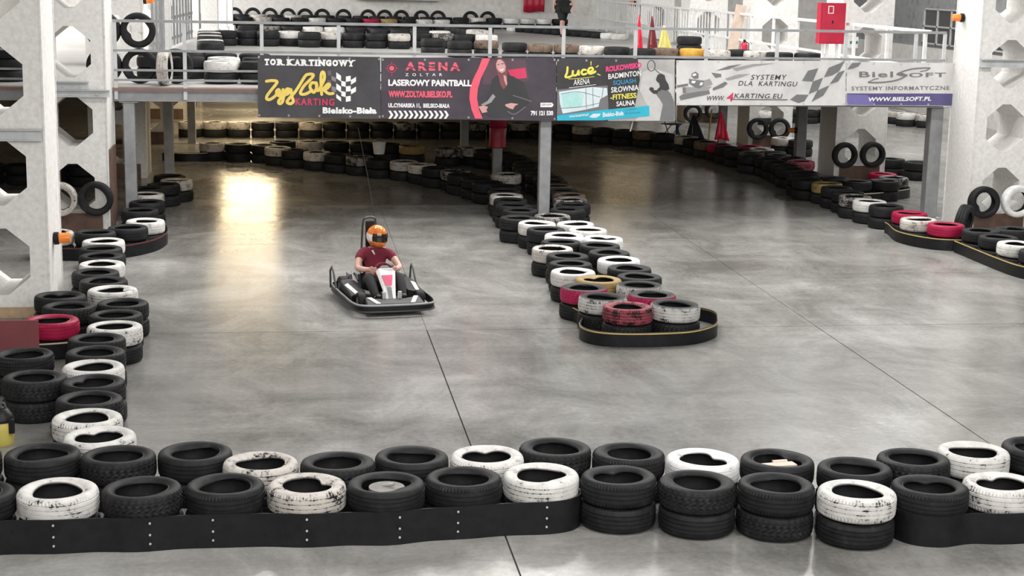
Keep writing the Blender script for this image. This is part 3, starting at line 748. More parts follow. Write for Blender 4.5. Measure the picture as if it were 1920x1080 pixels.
# push overlapping stacks apart
sids = {}
for r in REC: sids.setdefault((r['sid'], r['row']), []).append(r)
S = [(v[0]['x'], v[0]['y'], v[0]['z'] > 1.5, v, v[0]['fix']) for v in sids.values()]
P = [[s[0], s[1]] for s in S]
BLOCK = [(-2.72, 27.86, 0.16, False), (4.45, 27.9, 0.16, False), (11.75, 28.15, 0.2, False), (-2.55, 34.3, 0.16, False), (-2.45, 40.6, 0.16, False), (4.42, 34.2, 0.2, False), (4.35, 40.2, 0.16, False), (11.45, 35.0, 0.16, False), (11.35, 41.3, 0.16, False)]
BOXES = [(xc-0.62, xc+0.62, y-0.04, y+1.1) for _, xc, y in COLS.values()]
for it in range(160):
    for i in range(len(P)):
        for j in range(i+1, len(P)):
            if S[i][2] != S[j][2]: continue
            dx, dy = P[j][0]-P[i][0], P[j][1]-P[i][1]
            if abs(dx) > 0.63 or abs(dy) > 0.63: continue
            d = math.hypot(dx, dy)
            if 1e-6 < d < 0.622:
                m = (0.622-d)*0.5/d*0.8
                P[i][0] -= dx*m; P[i][1] -= dy*m; P[j][0] += dx*m; P[j][1] += dy*m
    for i in range(len(P)):
        if not S[i][2]:
            for bx, by, br, _ in BLOCK:
                dx, dy = P[i][0]-bx, P[i][1]-by; d = math.hypot(dx, dy)
                if d < 0.31+br: k = (0.31+br)/max(d, 1e-5); P[i][0] = bx+dx*k; P[i][1] = by+dy*k
        for x0, x1, y0, y1 in BOXES:
            cx = min(max(P[i][0], x0), x1); cy = min(max(P[i][1], y0), y1)
            dx, dy = P[i][0]-cx, P[i][1]-cy; d = math.hypot(dx, dy)
            if d < 0.31:
                if d < 1e-6:
                    o = [(P[i][0]-x0, -1, 0), (x1-P[i][0], 1, 0), (P[i][1]-y0, 0, -1)]; o.sort(); P[i][0] += o[0][1]*(o[0][0]+0.31); P[i][1] += o[0][2]*(o[0][0]+0.31)
                else: P[i][0] = cx+dx/d*0.31; P[i][1] = cy+dy/d*0.31
        if S[i][2]: P[i][1] = max(P[i][1], 28.35)
for (x, y, up, rs, fx), p in zip(S, P):
    for r in rs: r['x'], r['y'] = p
# distances decide which are single objects (the 300 that show largest) and which are the joined rest
rnd = random.Random(5)
for r in REC:
    r['d'] = math.sqrt(r['x']**2+r['y']**2)+(3.0 if r['tier'] == 'bottom' else 0)+(9 if r['row'] == R_V else 0)+(40 if r['x'] < -4.3 else 0)
REC.sort(key=lambda r: r['d'])
NIND = 292
COLNAME2 = dict(COLNAME); COLNAME2['g'] = 'grey-smeared black'
# place words for the ordered rows, counted from something one can find
ORD = ['', 'next to', 'second from', 'third from', 'fourth from', 'fifth from', 'sixth from', 'seventh from', 'eighth from', 'ninth from', 'tenth from', 'eleventh from', 'twelfth from', 'thirteenth from', 'fourteenth from', 'fifteenth from', 'sixteenth from', 'seventeenth from']
for row, mark, away, back, key, short in ((R_F, 'round wooden disc', 'towards the curved strip', 'towards the drum', 'x', 'front wall'), (R_K, 'pale piece of board', 'opposite the drum', 'towards the drum', 'x', 'second row')):
    for tier in ('top', 'bottom'):
        L = sorted((r for r in REC if r['row'] == row and r['tier'] == tier), key=lambda r: r['x'])
        ref = next(r['x'] for r in REC if r.get('label', '').endswith(mark))
        i0 = min(range(len(L)), key=lambda i: abs(L[i]['x']-ref)); what = 'the disc-filled tyre' if row == R_F else 'the tyre with the board'
        for i, r in enumerate(L):
            if r.get('label'): continue
            col = COLNAME[r['c']]
            if i == i0: r['label'] = 'black tyre right under '+what
            else: r['label'] = '%s tyre %s %s %s, %s, %s' % (col, ORD[abs(i-i0)], what, away if i > i0 else back, short, tier)
def nth(n):
    return ORD[n] if 0 < n < 11 else '%d%s from' % (n, 'th' if 10 < n % 100 < 14 else {1: 'st', 2: 'nd', 3: 'rd'}.get(n % 10, 'th'))
MARKS = {R_L: ('the front rows', 'long row to the beacon'), R_M: ('the plywood skirt', 'pile by that column'), R_B: ('the amber beacon', 'kerb under the tyre-hung column'), R_C: ('the middle deck post', 'island wall'),
         R_D: ('the middle deck post', 'rear island wall'), R_A: ('the slim left post', 'far bend wall'), R_R: ('the flags', 'right boundary wall'), R_S: ('the boundary wall', 'yellow-edged right kerb'),
         R_I: ('the dark beacon post', 'small oval kerb'), R_Q: ('the small oval kerb', 'bright right aisle'), R_U: ('the white fence', 'rows across the deck'), R_V: ('the upright heap', 'row behind the railing'), R_W: ('the white fence', 'far deck rows')}
cnt = {}
for r in sorted(REC, key=lambda r: r['n']):
    if r.get('label'): 
        cnt[(r['row'], r['tier'])] = cnt.get((r['row'], r['tier']), 0)+1; continue
    if r['row'] == R_P:
        side = r['x'] < 4.22
        L = sorted((q['y'] for q in REC if q['row'] == R_P and q['tier'] == r['tier'] and (q['x'] < 4.22) == side))
        r['label'] = '%s tyre %s the tip of the peninsula, %s side, %s' % (COLNAME2[r['c']], nth(L.index(r['y'])+1), 'go-kart' if side else 'outer', r['tier']); continue
    if r['row'] not in MARKS: continue
    key = (r['row'], r['tier']); cnt[key] = cnt.get(key, 0)+1
    r['label'] = '%s tyre %s %s, %s, %s' % (COLNAME2[r['c']], nth(cnt[key]), MARKS[r['row']][0], MARKS[r['row']][1], r['tier'])
def finish_tyre(o, col):
    o.material_slots[0].link = 'OBJECT'; o.material_slots[0].material = T[col]
TY = {}
rest = MB()
mlist = {}
for i, r in enumerate(REC):
    rz = rnd.uniform(0, 6.28); tx, ty = (rnd.uniform(-0.012, 0.012), rnd.uniform(-0.012, 0.012)) if r['tier'] == 'top' else (0, 0)
    ox, oy = rnd.uniform(-0.006, 0.006), rnd.uniform(-0.006, 0.006)
    if i < NIND:
        src = NEAR if r['y'] < 20 else MIDM if r['y'] < 37 else FARM
        o = place('tyre', rnd.choice(src), None, (r['x']+ox, r['y']+oy, r['z']+(0.0042 if r['tier'] == 'top' else 0.0)), (tx, ty, rz)); finish_tyre(o, r['c'])
        where = ('on top of ' if r['tier'] == 'top' else 'at the bottom of ')+r['row']
        tag(o, r.get('label') or '%s tyre %s' % (COLNAME2[r['c']], where), 'tyre', '%s tyres, %s' % (COLNAME2[r['c']], where))
        TY[(r['row'], i)] = o; r['o'] = o
    else:
        me = rnd.choice(FARM); M = Matrix.Translation((r['x'], r['y'], r['z']))@Matrix.Rotation(rz, 4, 'Z')
        mlist.setdefault(T[r['c']].name, []).append((me, M))
def join_tyres(name, mlist):
    vs, fs, mi, at3 = [], [], [], ([], [], [])
    names = list(mlist)
    for k, nm in enumerate(names):
        for me, M in mlist[nm]:
            o = len(vs); vs += [tuple(M@v.co) for v in me.vertices]
            for p in me.polygons: fs.append(tuple(q+o for q in p.vertices)); mi.append(k)
            for a, nm2 in zip(at3, ('groove', 'inside', 'side')):
                a += [d.value for d in me.attributes[nm2].data]
    m2 = bpy.data.meshes.new(name); m2.from_pydata(vs, [], fs)
    for nm in names: m2.materials.append(MATS[nm])
    m2.polygons.foreach_set('material_index', mi); m2.polygons.foreach_set('use_smooth', [True]*len(fs))
    for a, nm2 in zip(at3, ('groove', 'inside', 'side')):
        x = m2.attributes.new(nm2, 'FLOAT', 'POINT'); x.data.foreach_set('value', a)
    m2.set_sharp_from_angle(angle=math.radians(42)); m2.update()
    return place(name, m2)
o = join_tyres('distant_tyres', mlist); o['kind'] = 'stuff'
tag(o, 'distant tyre rows on the upper deck and in the far corners under it', 'tyres')

# ---- upright and hung tyres
def upright(p, col, lab, yaw=0.0, lean=0.0, src=None, group=None, sc=1.0):
    o = place('tyre', (src or MIDM)[rnd.randrange(3)], None, p, (PI/2+lean, 0, yaw)); o.scale = (sc, sc, sc); finish_tyre(o, col)
    return tag(o, lab, 'tyre', group)
def hang(px, py, Y, col, lab, sc=0.93):
    p = aty(px, py, Y); upright((p.x, Y, p.z), col, lab, rnd.uniform(-.05, .05), 0, None, 'tyres hung on the columns', sc)
    b = MB(); b.tube([(p.x, Y-0.01, p.z+0.27), (p.x, Y-0.09, p.z+0.21), (p.x, Y+0.01, p.z+0.19)], 0.006, 6)
hang(114, 372, 26.72, 'd', 'dirty white tyre hung on the white column beside the amber beacon')
hang(181, 371, 26.72, 'k', 'black tyre hung on the white column beside the grey deck post')
hang(1840, 378, 26.50, 'k', 'black tyre hung beside a white one on the deck-end column')
hang(1902, 376, 26.50, 'W', 'white tyre hung on the deck-end column')
hang(1581, 290, 33.70, 'k', 'black tyre hung left of another on the column below the purple banner')
hang(1633, 289, 33.70, 'k', 'black tyre hung right of another on the column below the purple banner')
hang(1419, 241, 40.45, 'k', 'black tyre hung on the column below the kart-print banner, nearer the deck post')
hang(1460, 241, 40.45, 'k', 'black tyre hung on the column below the kart-print banner, away from the deck post')
hang(1298, 212, 47.2, 'k', 'black tyre hung behind the black flag')
hang(1337, 205, 47.2, 'k', 'black tyre hung behind the red flag')
p = at(1775, 420, 0.4); upright((11.28, 25.72, 0.309), 'k', 'black tyre standing upright behind the glossy red tyre', 0.9, 0.12)
# upright heap on the deck behind the left end of the railing
for px, py, Y, c, lab in ((258, 38, 28.75, 'k', 'big black tyre standing highest in the upright heap behind the railing'), (195, 40, 28.75, 'k', 'black tyre half hidden by the column in the upright heap'),
                      (262, 98, 28.80, 'k', 'black tyre standing under the highest one in the upright heap'), (197, 100, 28.80, 'k', 'black tyre low in the upright heap beside the column'), (330, 115, 28.85, 'k', 'black tyre standing on its own at the end of the upright heap')):
    p = aty(px, py, Y); p.z = DECK+0.405+(0.615 if py < 60 else 0)+0.305-0.4
    upright((p.x, Y, p.z), c, lab, rnd.uniform(-.1, .1), 0.0, None, 'upright heap of tyres on the deck')
o = upright((-2.25, 28.35, DECK+0.30), 'd', 'cream-white tyre leaning tread-on against the upright heap', 1.5, 0.0); o.rotation_euler = (PI/2, 0.62, 1.45)
# dark half-hidden tyres leaning on the back wall
for px in (440, 474, 506, 540, 572, 604, 644, 690, 721, 752, 790, 821, 882, 914):
    p = aty(px, 22, 61.2)
    upright((p.x, 61.2, DECK+0.303), 'k', 'black tyre leaning upright against the back wall of the deck', 0, -0.12, FARM, 'tyres leaning on the back wall')
# ---------------------------------------------------------------- rubber kerb strips
def strip(path, h, lab, line=None, group='rubber kerb strips', closed=False, bolts=(), th=0.012, wob=0.0, z0=0.0):
    r = thing('rubber_strip', lab, 'kerb strip', (0, 0, 0), None, group)
    pts = [Vector((p[0], p[1])) for p in path]
    b = MB(); b.wallstrip(pts, z0+0.001, z0+h, th, None, closed); b.build('band', 'conveyor_rubber', r)
    if line:
        b = MB(); b.wallstrip(pts, z0+h-0.022, z0+h-0.006, th+0.004, None, closed); b.build('edge_line', line, r)
    for x, y, z in bolts:
        b = MB(); b.lathe([(0, -0.012), (0.008, -0.010), (0.010, -0.004), (0.010, 0)], 10, None, (0, 0, 0), Matrix.Translation((x, y, z))@Matrix.Rotation(-PI/2, 4, 'X')); b.build('bolt', 'bolt_steel', r)
    return r
def topY(row, px, py): return at(px, py, 0.4)
# front strip, left of the bare stacks: wavy, bolted
F = [(r['x'], r['y']) for r in REC if r['row'] == R_F and r['tier'] == 'top']; F.sort()
fp = [(F[0][0]-0.5, F[0][1]-0.33)]
for i, (x, y) in enumerate(F):
    if x > 2.1: break
    fp.append((x, y-0.322))
    if i+1 < len(F) and F[i+1][0] < 2.1: fp.append(((x+F[i+1][0])/2, (y+F[i+1][1])/2-0.30))
x, y = [f for f in F if f[0] < 2.1][-1]
fp += [(x+0.19, y-0.265), (x+0.288, y-0.15), (x+0.310, y-0.02)]
sp = bez([Vector(p) for p in fp], 6)
bl = []
for i, (x, y) in enumerate(F):
    if x > 2.1 or x < -2.1: continue
    for dz in (0.235, 0.145, 0.075): bl.append((x+0.08*((i*7) % 3-1), y-0.338, dz-0.01))
strip([(p.x, p.y) for p in sp], 0.265, 'long black bolted rubber strip along the foot of the front tyre wall', bolts=bl)
# front strip on the right
G = [f for f in F if f[0] > 4.7]
x, y = G[0]
fp = [(x-0.312, y+0.12), (x-0.30, y-0.08), (x-0.20, y-0.25), (x, y-0.318), (x+0.26, y-0.26)]+[(g[0]+0.1, g[1]-0.312) for g in G[1:]]+[(7.2, G[-1][1]-0.1)]
sp = bez([Vector(p) for p in fp], 6)
strip([(p.x, p.y) for p in sp], 0.25, 'curved black rubber strip round the last stack of the front tyre wall')
# oval nose of the peninsula
ring = [at(px, py) for px, py in ((1089, 628), (1096, 641), (1132, 649), (1200, 651), (1290, 647), (1334, 636), (1343, 624), (1330, 606), (1250, 596), (1120, 606))]
sp = bez([Vector((p.x, p.y)) for p in ring], 6, True)
strip([(p.x, p.y) for p in sp], 0.175, 'oval black rubber strip with yellow line round the tip of the tyre peninsula', 'edge_yellow', closed=True)
def pxstrip(pts, h, lab, line='edge_yellow', z=0.0):
    ps = [at(a, b) for a, b in pts]
    sp = bez([Vector((p.x, p.y)) for p in ps], 6)
    return strip([(p.x, p.y) for p in sp], h, lab, line)
pxstrip(((1058, 560), (1056, 580), (1066, 597), (1095, 612)), 0.19, 'short black rubber strip with yellow line under the red tyre of the peninsula')
pxstrip(((961, 432), (961, 448), (975, 458), (1003, 462)), 0.2, 'short black rubber strip with yellow line near the middle deck post')
pxstrip(((90, 488), (160, 489), (230, 484), (285, 473), (310, 460), (312, 447), (300, 437)), 0.2, 'dark rubber kerb strip curving under the tyre-hung white column', 'maroon_board')
def kerb(rows, out, h, lab, line, pre=(), post=()):
    """strip hugging the outer side of the lower tyres of a row"""
    o = Vector(out).normalized(); c = [Vector(p) for p in rows]; pts = [Vector(p) for p in pre]
    for i, p in enumerate(c):
        a = c[max(i-1, 0)]; b = c[min(i+1, len(c)-1)]; t = (b-a).normalized(); n_ = Vector((t.y, -t.x))
        if n_.dot(o) < 0: n_ = -n_
        pts.append(p+n_*0.335)
    sp = bez(pts+[Vector(p) for p in post], 6)
    return strip([(p.x, p.y) for p in sp], h, lab, line)
RM = next((r['x'], r['y']) for r in REC if r.get('label', '').startswith('bright red tyre'))
kerb([RM, (RM[0]+0.36, RM[1]+0.42)], (0.5, -1), 0.2, 'black rubber strip with cream line round the bright red tyre', 'edge_cream', [(RM[0]-0.5, RM[1]-0.36), (RM[0]-0.2, RM[1]-0.345)], [])
RS = sorted([(r['x'], r['y']) for r in REC if r['row'] == R_S and r['tier'] == 'bottom'], key=lambda p: -p[1])
inner = [p for p in RS if not (p[0] > 11.15 and p[1] > 23.9)]
a3, b4 = inner[:3], inner[3:]
kerb(a3, (-1, -0.8), 0.2, 'black rubber strip with yellow line under the red tyres on the right', 'edge_yellow', [(a3[0][0]-0.32, a3[0][1]+0.25)], [(a3[-1][0]+0.15, a3[-1][1]-0.335), (a3[-1][0]+0.33, a3[-1][1]-0.30)])
kerb(b4, (-1, -0.5), 0.2, 'S-curved black rubber strip with yellow line under the deck-end column', 'edge_yellow', [(b4[0][0]-0.34, b4[0][1]+0.2)], [(b4[-1][0]-0.1, b4[-1][1]-0.6)])
RI = sorted([(r['x'], r['y']) for r in REC if r['row'] == R_I and r['tier'] == 'bottom'])
front = RI[:2]+[max(RI, key=lambda p: p[0])]
kerb(front, (0.1, -1), 0.2, 'black rubber strip with cream line round the small oval kerb', 'edge_cream', [(front[0][0]-0.33, front[0][1]+0.05)], [(front[-1][0]+0.34, front[-1][1]+0.1), (front[-1][0]+0.25, front[-1][1]+0.3)])
pxstrip(((305, 301), (345, 303), (390, 302), (432, 298)), 0.2, 'dark rubber strip with cream line at the left end of the island wall', 'edge_cream')
pxstrip(((335, 255), (370, 256), (410, 256), (448, 255)), 0.22, 'dark rubber strip with cream line under the white tyres of the far bend', 'edge_cream')
# ---------------------------------------------------------------- banners on the railing
BY = 27.66
def sway(x, z):
    return 0.010*math.sin(x*3.1+0.7)*math.sin(z*2.6+x*0.8)+0.006*math.sin(x*7.3+z*4.0)
def bpt(px, py, lay=0):
    p = aty(px, py, BY); return Vector((p.x, BY-sway(p.x, p.z)-0.0035*lay, p.z))
def banner(corners, lab, mat):
    """corners TL, TR, BR, BL in photograph pixels on the banner plane"""
    r = thing('banner', lab, 'banner', (0, 0, 0), None, 'advertising banners on the deck railing')
    nx, nz = 48, 14; vs, fs = [], []
    tl, tr, br, bl = (Vector(c) for c in corners)
    for back in (0, 1):
        for j in range(nz+1):
            for i in range(nx+1):
                u, v = i/nx, j/nz
                q = (tl.lerp(tr, u)).lerp(bl.lerp(br, u), v); p = bpt(q.x, q.y); p.y += 0.002*back
                vs.append(p)
    o = (nx+1)*(nz+1)
    for j in range(nz):
        for i in range(nx):
            a = j*(nx+1)+i; fs.append((a, a+nx+1, a+nx+2, a+1)); fs.append((o+a, o+a+1, o+a+nx+2, o+a+nx+1))
    m = MB(); m.add(vs, fs, mat, True); m.build('cloth', None, r)
    # eyelets with short ties
    for u in (0.01, 0.25, 0.5, 0.75, 0.99):
        for v in (0.035, 0.965):
            q = (tl.lerp(tr, u)).lerp(bl.lerp(br, u), v); p = bpt(q.x, q.y, 1)
            m = MB(); m.lathe([(0.008, 0), (0.014, -0.004), (0.018, 0)], 10, None, (0, 0, 0), Matrix.Translation(p)@Matrix.Rotation(-PI/2, 4, 'X')); m.build('eyelet', 'bolt_steel', r)
    return r
def pr_text(b, key, x0, y0, x1, y1, h, mat, lay=2, slant=0.0, name='lettering'):
    uv, fs = TXT[key]
    vs = [bpt(x0+(x1-x0)*u+slant*v, y0+(y1-y0)*u-h*v, lay) for u, v in uv]
    m = MB(); m.add(vs, fs, mat); m.build(name, None, b)
def pr_poly(b, pts, mat, lay=1, name='print', multi=None):
    m = MB()
    for P in (multi or [pts]):
        bm = bmesh.new(); vv = [bm.verts.new((x, y, 0)) for x, y in P]; bm.faces.new(vv)
        bmesh.ops.triangulate(bm, faces=bm.faces)
        for _ in range(5):
            es = [e for e in bm.edges if e.calc_length() > 12]
            if not es: break
            bmesh.ops.subdivide_edges(bm, edges=es, cuts=1); bmesh.ops.triangulate(bm, faces=[f for f in bm.faces if len(f.verts) > 3])
        bm.verts.index_update()
        m.add([bpt(v.co.x, v.co.y, lay) for v in bm.verts], [tuple(v.index for v in f.verts) for f in bm.faces], mat); bm.free()
    m.build(name, None, b)
def pr_stroke(b, paths, w, mat, lay=2, name='logo', n=5):
    m = MB()
    for k, P in enumerate(paths):
        c = bez([Vector(p) for p in P], n); vs, fs = [], []
        for i, p in enumerate(c):
            t = (c[min(i+1, len(c)-1)]-c[max(i-1, 0)]); t = t.normalized() if t.length else Vector((1, 0))
            nn = Vector((-t.y, t.x))*w/2; vs += [p+nn, p-nn]
        for i in range(len(c)-1): fs.append((2*i, 2*i+1, 2*i+3, 2*i+2))
        m.add([bpt(v.x, v.y, lay+0.12*k) for v in vs], fs, mat)
        for e in (c[0], c[-1]):
            m.add([bpt(e.x, e.y, lay+0.12*k)]+[bpt(e.x+w/2*math.cos(a*PI/4), e.y+w/2*math.sin(a*PI/4), lay+0.12*k) for a in range(8)], [(0, 1+a, 1+(a+1) % 8) for a in range(8)], mat)
    m.build(name, None, b)
def Z(ox, oy, s): return lambda pts: [(ox+x/s, oy+y/s) for x, y in pts]

# 1 karting track
b = banner(((483, 103), (713, 107), (714, 223), (484, 220)), 'black banner reading TOR KARTINGOWY with yellow script logo and chequered flag', 'b_black')
z = Z(480, 90, 7.71)
serif = []
for ch, x0, x1 in (('T', 120, 195), ('O', 200, 290), ('R', 305, 405), ('K', 445, 548), ('A', 553, 645), ('R', 652, 752), ('T', 757, 843), ('I', 850, 886), ('N', 898, 1000), ('G', 1006, 1093), ('O', 1100, 1190), ('W', 1192, 1330), ('Y', 1322, 1424)):
    xa, xb = 480+x0/7.71, 480+x1/7.71; yb = 122.2+(xa-495)*0.0165; H = 12.2; w = xb-xa
    pr_text(b, 'slab_'+ch, xa+0.4, yb, xb-0.4, yb, H, 'pr_white', 2)
    for u in dict(T=(0.5,), R=(0.17, 0.88), K=(0.17, 0.85), A=(0.10, 0.90), I=(0.5,), N=(0.13,), Y=(0.5,)).get(ch, ()):
        xc = xa+w*u; serif.append([(xc-3.3, yb-2.0), (xc+3.3, yb-2.0), (xc+3.3, yb), (xc-3.3, yb)])
    for u in dict(K=(0.17, 0.85), I=(0.5,), N=(0.13, 0.87), W=(0.08, 0.5, 0.92), Y=(0.1, 0.9), R=(0.12,)).get(ch, ()):
        xc = xa+w*u; serif.append([(xc-3.1, yb-H), (xc+3.1, yb-H), (xc+3.1, yb-H+2.0), (xc-3.1, yb-H+2.0)])
for q in serif: pr_poly(b, q, 'pr_white', 2.4, 'serif')
script = [z([(150, 480), (230, 470), (300, 480), (290, 520), (210, 620), (160, 690), (155, 735), (195, 745), (250, 715), (300, 670)]),
          z([(300, 670), (345, 640), (330, 600), (300, 620), (300, 665), (340, 690), (385, 640), (395, 605)]), z([(390, 600), (400, 680), (385, 770), (350, 805), (325, 785), (345, 740), (420, 680), (480, 610)]),
          z([(490, 600), (450, 590), (430, 630), (450, 670), (500, 610)]), z([(505, 600), (520, 700), (540, 770), (500, 805), (450, 785), (470, 740), (560, 640), (640, 520), (700, 420), (730, 385)]),
          z([(730, 385), (790, 375), (830, 390), (800, 440), (700, 540), (650, 620), (645, 660), (690, 670), (750, 650), (810, 610)]),
          z([(860, 510), (815, 500), (780, 550), (800, 610), (840, 640), (880, 560), (870, 500)]), z([(870, 500), (880, 590), (900, 615), (935, 560), (985, 450), (985, 370), (960, 345), (940, 400), (940, 540), (950, 670)]),
          z([(950, 620), (1000, 560), (1040, 520), (1065, 535), (1030, 580), (985, 600), (1020, 640), (1060, 660), (1115, 655)])]
pr_stroke(b, script, 5.6, 'pr_yellow', 2, 'script_logo')
pr_text(b, 'karting', 554, 197, 627, 198, 13.0, 'pr_red')
pr_text(b, 'bb', 605, 213, 706, 213.5, 12, 'pr_white')
cell = []
def quad(x0, x1, yl, yr, h): return [(x0, yl), (x1, yr), (x1, yr+h), (x0, yl+h)]
cell += [quad(630.5, 639.5, 135.5, 142, 11), quad(630.5, 639.5, 156, 162.5, 11), quad(630.5, 639.5, 176, 183, 7.5)]
cell += [quad(640, 648, 151.5, 153.5, 9.5), quad(640, 648, 170.5, 172.5, 9.5)]
cell += [quad(648.5, 657.5, 143.5, 142, 10), quad(648.5, 657.5, 162, 161, 10), quad(648.5, 657.5, 181, 179.5, 10)]
cell += [quad(658, 667.5, 150, 144, 9), quad(658, 667.5, 168, 162.5, 9)]
pr_poly(b, None, 'pr_white', 2, 'chequered_flag', cell)
pr_poly(b, None, 'pr_fade2', 2, 'chequered_flag', [quad(621.5, 630, 142, 146, 8), quad(621.5, 630, 161, 164, 9)])
pr_poly(b, None, 'pr_fade1', 2, 'chequered_flag', [quad(614, 621, 132.5, 132.5, 9), quad(614, 621, 150, 151, 8)])

# 2 laser arena
b = banner(((714.5, 108), (1043, 108), (1043, 227), (714.5, 222)), 'dark purple banner reading ARENA LASEROWY PAINTBALL with red curve and smiling person', 'b_dark')
pr_text(b, 'arena', 760, 132, 863, 133, 16, 'pr_coral', 2)
pr_poly(b, None, 'b_dark', 3, 'lettering_cut', [[(758, 122), (790, 129.5), (790, 131), (758, 124)], [(782, 120), (812, 127), (812, 128.6), (782, 122)], [(804, 120), (822, 126), (822, 127.6), (804, 122)], [(826, 120), (845, 127), (845, 128.6), (826, 122)], [(846, 122), (866, 130), (866, 131.6), (846, 124)]])
pr_text(b, 'zoltar', 760, 142.6, 829, 142.6, 5.4, 'pr_white')
pr_text(b, 'laser', 728, 161, 884, 162, 12.2, 'pr_white')
pr_text(b, 'www1', 728.5, 182.5, 848, 183, 12.5, 'pr_coral')
pr_text(b, 'ul', 728, 202.8, 843, 203.8, 9.6, 'pr_white')
ch = []
for k in range(12):
    x = 728+9.45*k; ch.append([(x, 207.5), (x+4.5, 207.5), (x+9.5, 215.5), (x+4.5, 222.5), (x, 222.5), (x+4.6, 215)])
pr_poly(b, None, 'pr_white', 2, 'chevrons', ch)
pr_poly(b, [(734.5+4.6*math.cos(a*PI/8), 128+4.6*math.sin(a*PI/8)) for a in range(16)], 'pr_coral', 2.2, 'target_logo')
pr_stroke(b, [[(734.5+8*math.cos(a*PI/6), 128+8*math.sin(a*PI/6)) for a in range(13)], [(734.5, 116), (734.5, 120)], [(734.5, 136), (734.5, 142)], [(723, 128), (727, 128)], [(742, 128), (747, 128)]], 1.0, 'pr_red', 2, 'target_logo')
pr_poly(b, [(904, 109.5), (919, 109.5), (912, 126), (902, 146), (896, 166), (894.5, 184), (898, 205), (905, 222.5), (891, 222.5), (884, 205), (880, 185), (881, 166), (887, 148), (897, 128)], 'pr_coral', 2, 'red_curve')
pr_poly(b, [(918, 112), (985, 112), (992, 150), (960, 160), (905, 158), (905, 140)], 'pr_brick', 1, 'brick_print')
pr_poly(b, [(952, 131), (985, 127), (988, 146), (960, 149)], 'pr_red', 1.6, 'red_print')
pr_poly(b, [(919, 168), (922, 150), (930, 142), (950, 140), (962, 143), (983, 155), (990, 180), (995, 190), (985, 200), (962, 218), (920, 220), (907, 212), (912, 190)], 'pr_jacket', 2, 'person_print')
pr_poly(b, [(929, 118), (933, 110.5), (941, 110), (947, 116), (951, 130), (951, 160), (944, 168), (938, 158), (934, 140), (930, 132)], 'pr_hair', 2.4, 'person_print')
pr_poly(b, [(930, 120), (933, 112), (939, 111.5), (944, 116), (948, 124), (947, 133), (941, 137), (935, 134), (931, 128)], 'pr_skin', 2.8, 'person_print')
pr_poly(b, None, 'pr_ink', 3.1, 'person_print', [[(932.5, 120.5), (936, 119.5), (936, 121), (932.5, 122)], [(940, 119), (944, 118.5), (944, 120), (940, 120.5)]])
pr_poly(b, [(935.5, 129.5), (940, 130.5), (944.5, 127.5), (943, 131.5), (939, 133)], 'pr_white', 3.1, 'person_print')
pr_poly(b, [(944, 140), (949, 143), (951, 158), (949, 160), (945, 150)], 'pr_skin', 2.7, 'person_print')
pr_poly(b, [(947, 196), (958, 193), (972, 195), (965, 199), (962, 205), (955, 203), (948, 199)], 'pr_skin', 2.8, 'person_print')
pr_poly(b, [(897, 200), (906, 198), (915, 200), (912, 206), (914, 210), (904, 212), (901, 206)], 'pr_skin', 2.8, 'person_print')
pr_poly(b, [(902, 196), (914, 189), (924, 176), (929, 181), (921, 192), (906, 199)], 'pr_mid', 2.6, 'person_print')
pr_stroke(b, [[(962, 179), (975, 183), (996, 190)], [(952, 209), (965, 214), (985, 200)]], 1.6, 'pr_grey', 2.6, 'person_print')
pr_poly(b, [(1013, 192.5), (1035, 192.5), (1038, 196.5), (1035, 200.8), (1013, 200.8)], 'pr_white', 2, 'print')
pr_text(b, 'join', 1015, 199, 1034, 199, 4.6, 'pr_grey', 3)
pr_text(b, 'tel', 995, 216.5, 1037, 216.5, 9, 'pr_white')

# 3 sports arena
b = banner(((1044, 109), (1266, 110), (1266, 228), (1044, 226)), 'black and grey banner listing ROLKOWISKO BADMINTON SQUASH with player and cyan strip', 'b_luce')
pr_poly(b, [(1196, 111), (1265, 111.5), (1265, 227), (1140, 226.5), (1143, 205), (1190, 200), (1200, 150)], 'b_grey', 1, 'print')
pr_poly(b, [(1205, 135), (1225, 128), (1262, 140), (1262, 200), (1240, 226), (1190, 226), (1215, 200), (1200, 170)], 'pr_light', 1.5, 'print')
luce = [[(1064, 126), (1063, 136), (1060, 144), (1066, 144.5), (1072, 142)], [(1074, 133), (1073.5, 139), (1077, 141.5), (1082, 139), (1084.5, 132), (1085, 140)], [(1098, 131), (1093, 131), (1090, 136), (1093, 139.5), (1099, 138)],
        [(1103, 135), (1111, 132), (1110, 127), (1105, 128), (1102, 134), (1106, 138), (1113, 136), (1116, 134)]]
pr_stroke(b, luce, 4.0, 'pr_lemon', 2, 'logo')
pr_stroke(b, [[(1108, 115.5), (1107.8, 122)], [(1117.5, 126), (1121.5, 123)], [(1120, 138.5), (1125, 141)]], 1.8, 'pr_lemon', 2, 'logo')
pr_stroke(b, [[(1066, 148), (1090, 146.5), (1114, 143.5)]], 1.0, 'pr_lemon', 2, 'logo')
pr_text(b, 'arena2', 1075, 160, 1105.5, 157, 10.5, 'pr_white', 2, 0.5)
pr_stroke(b, [[(1067, 164.5), (1090, 162), (1117, 158.5)]], 0.9, 'pr_white', 2, 'logo')
pr_text(b, 'rolk', 1135.5, 135, 1203, 127, 10.5, 'pr_pink', 3)
pr_text(b, 'badm', 1140, 148.5, 1202, 142, 10, 'pr_white', 3)
pr_text(b, 'squash', 1149, 161, 1192, 157, 10, 'pr_blue', 3)
pr_text(b, 'silo', 1145.5, 174, 1197, 169, 10.5, 'pr_white', 3)
pr_text(b, 'fit', 1144, 187.5, 1193, 183.5, 10, 'pr_lemon', 3)
pr_text(b, 'sauna', 1155.5, 199.5, 1190, 197, 9.5, 'pr_white', 3)
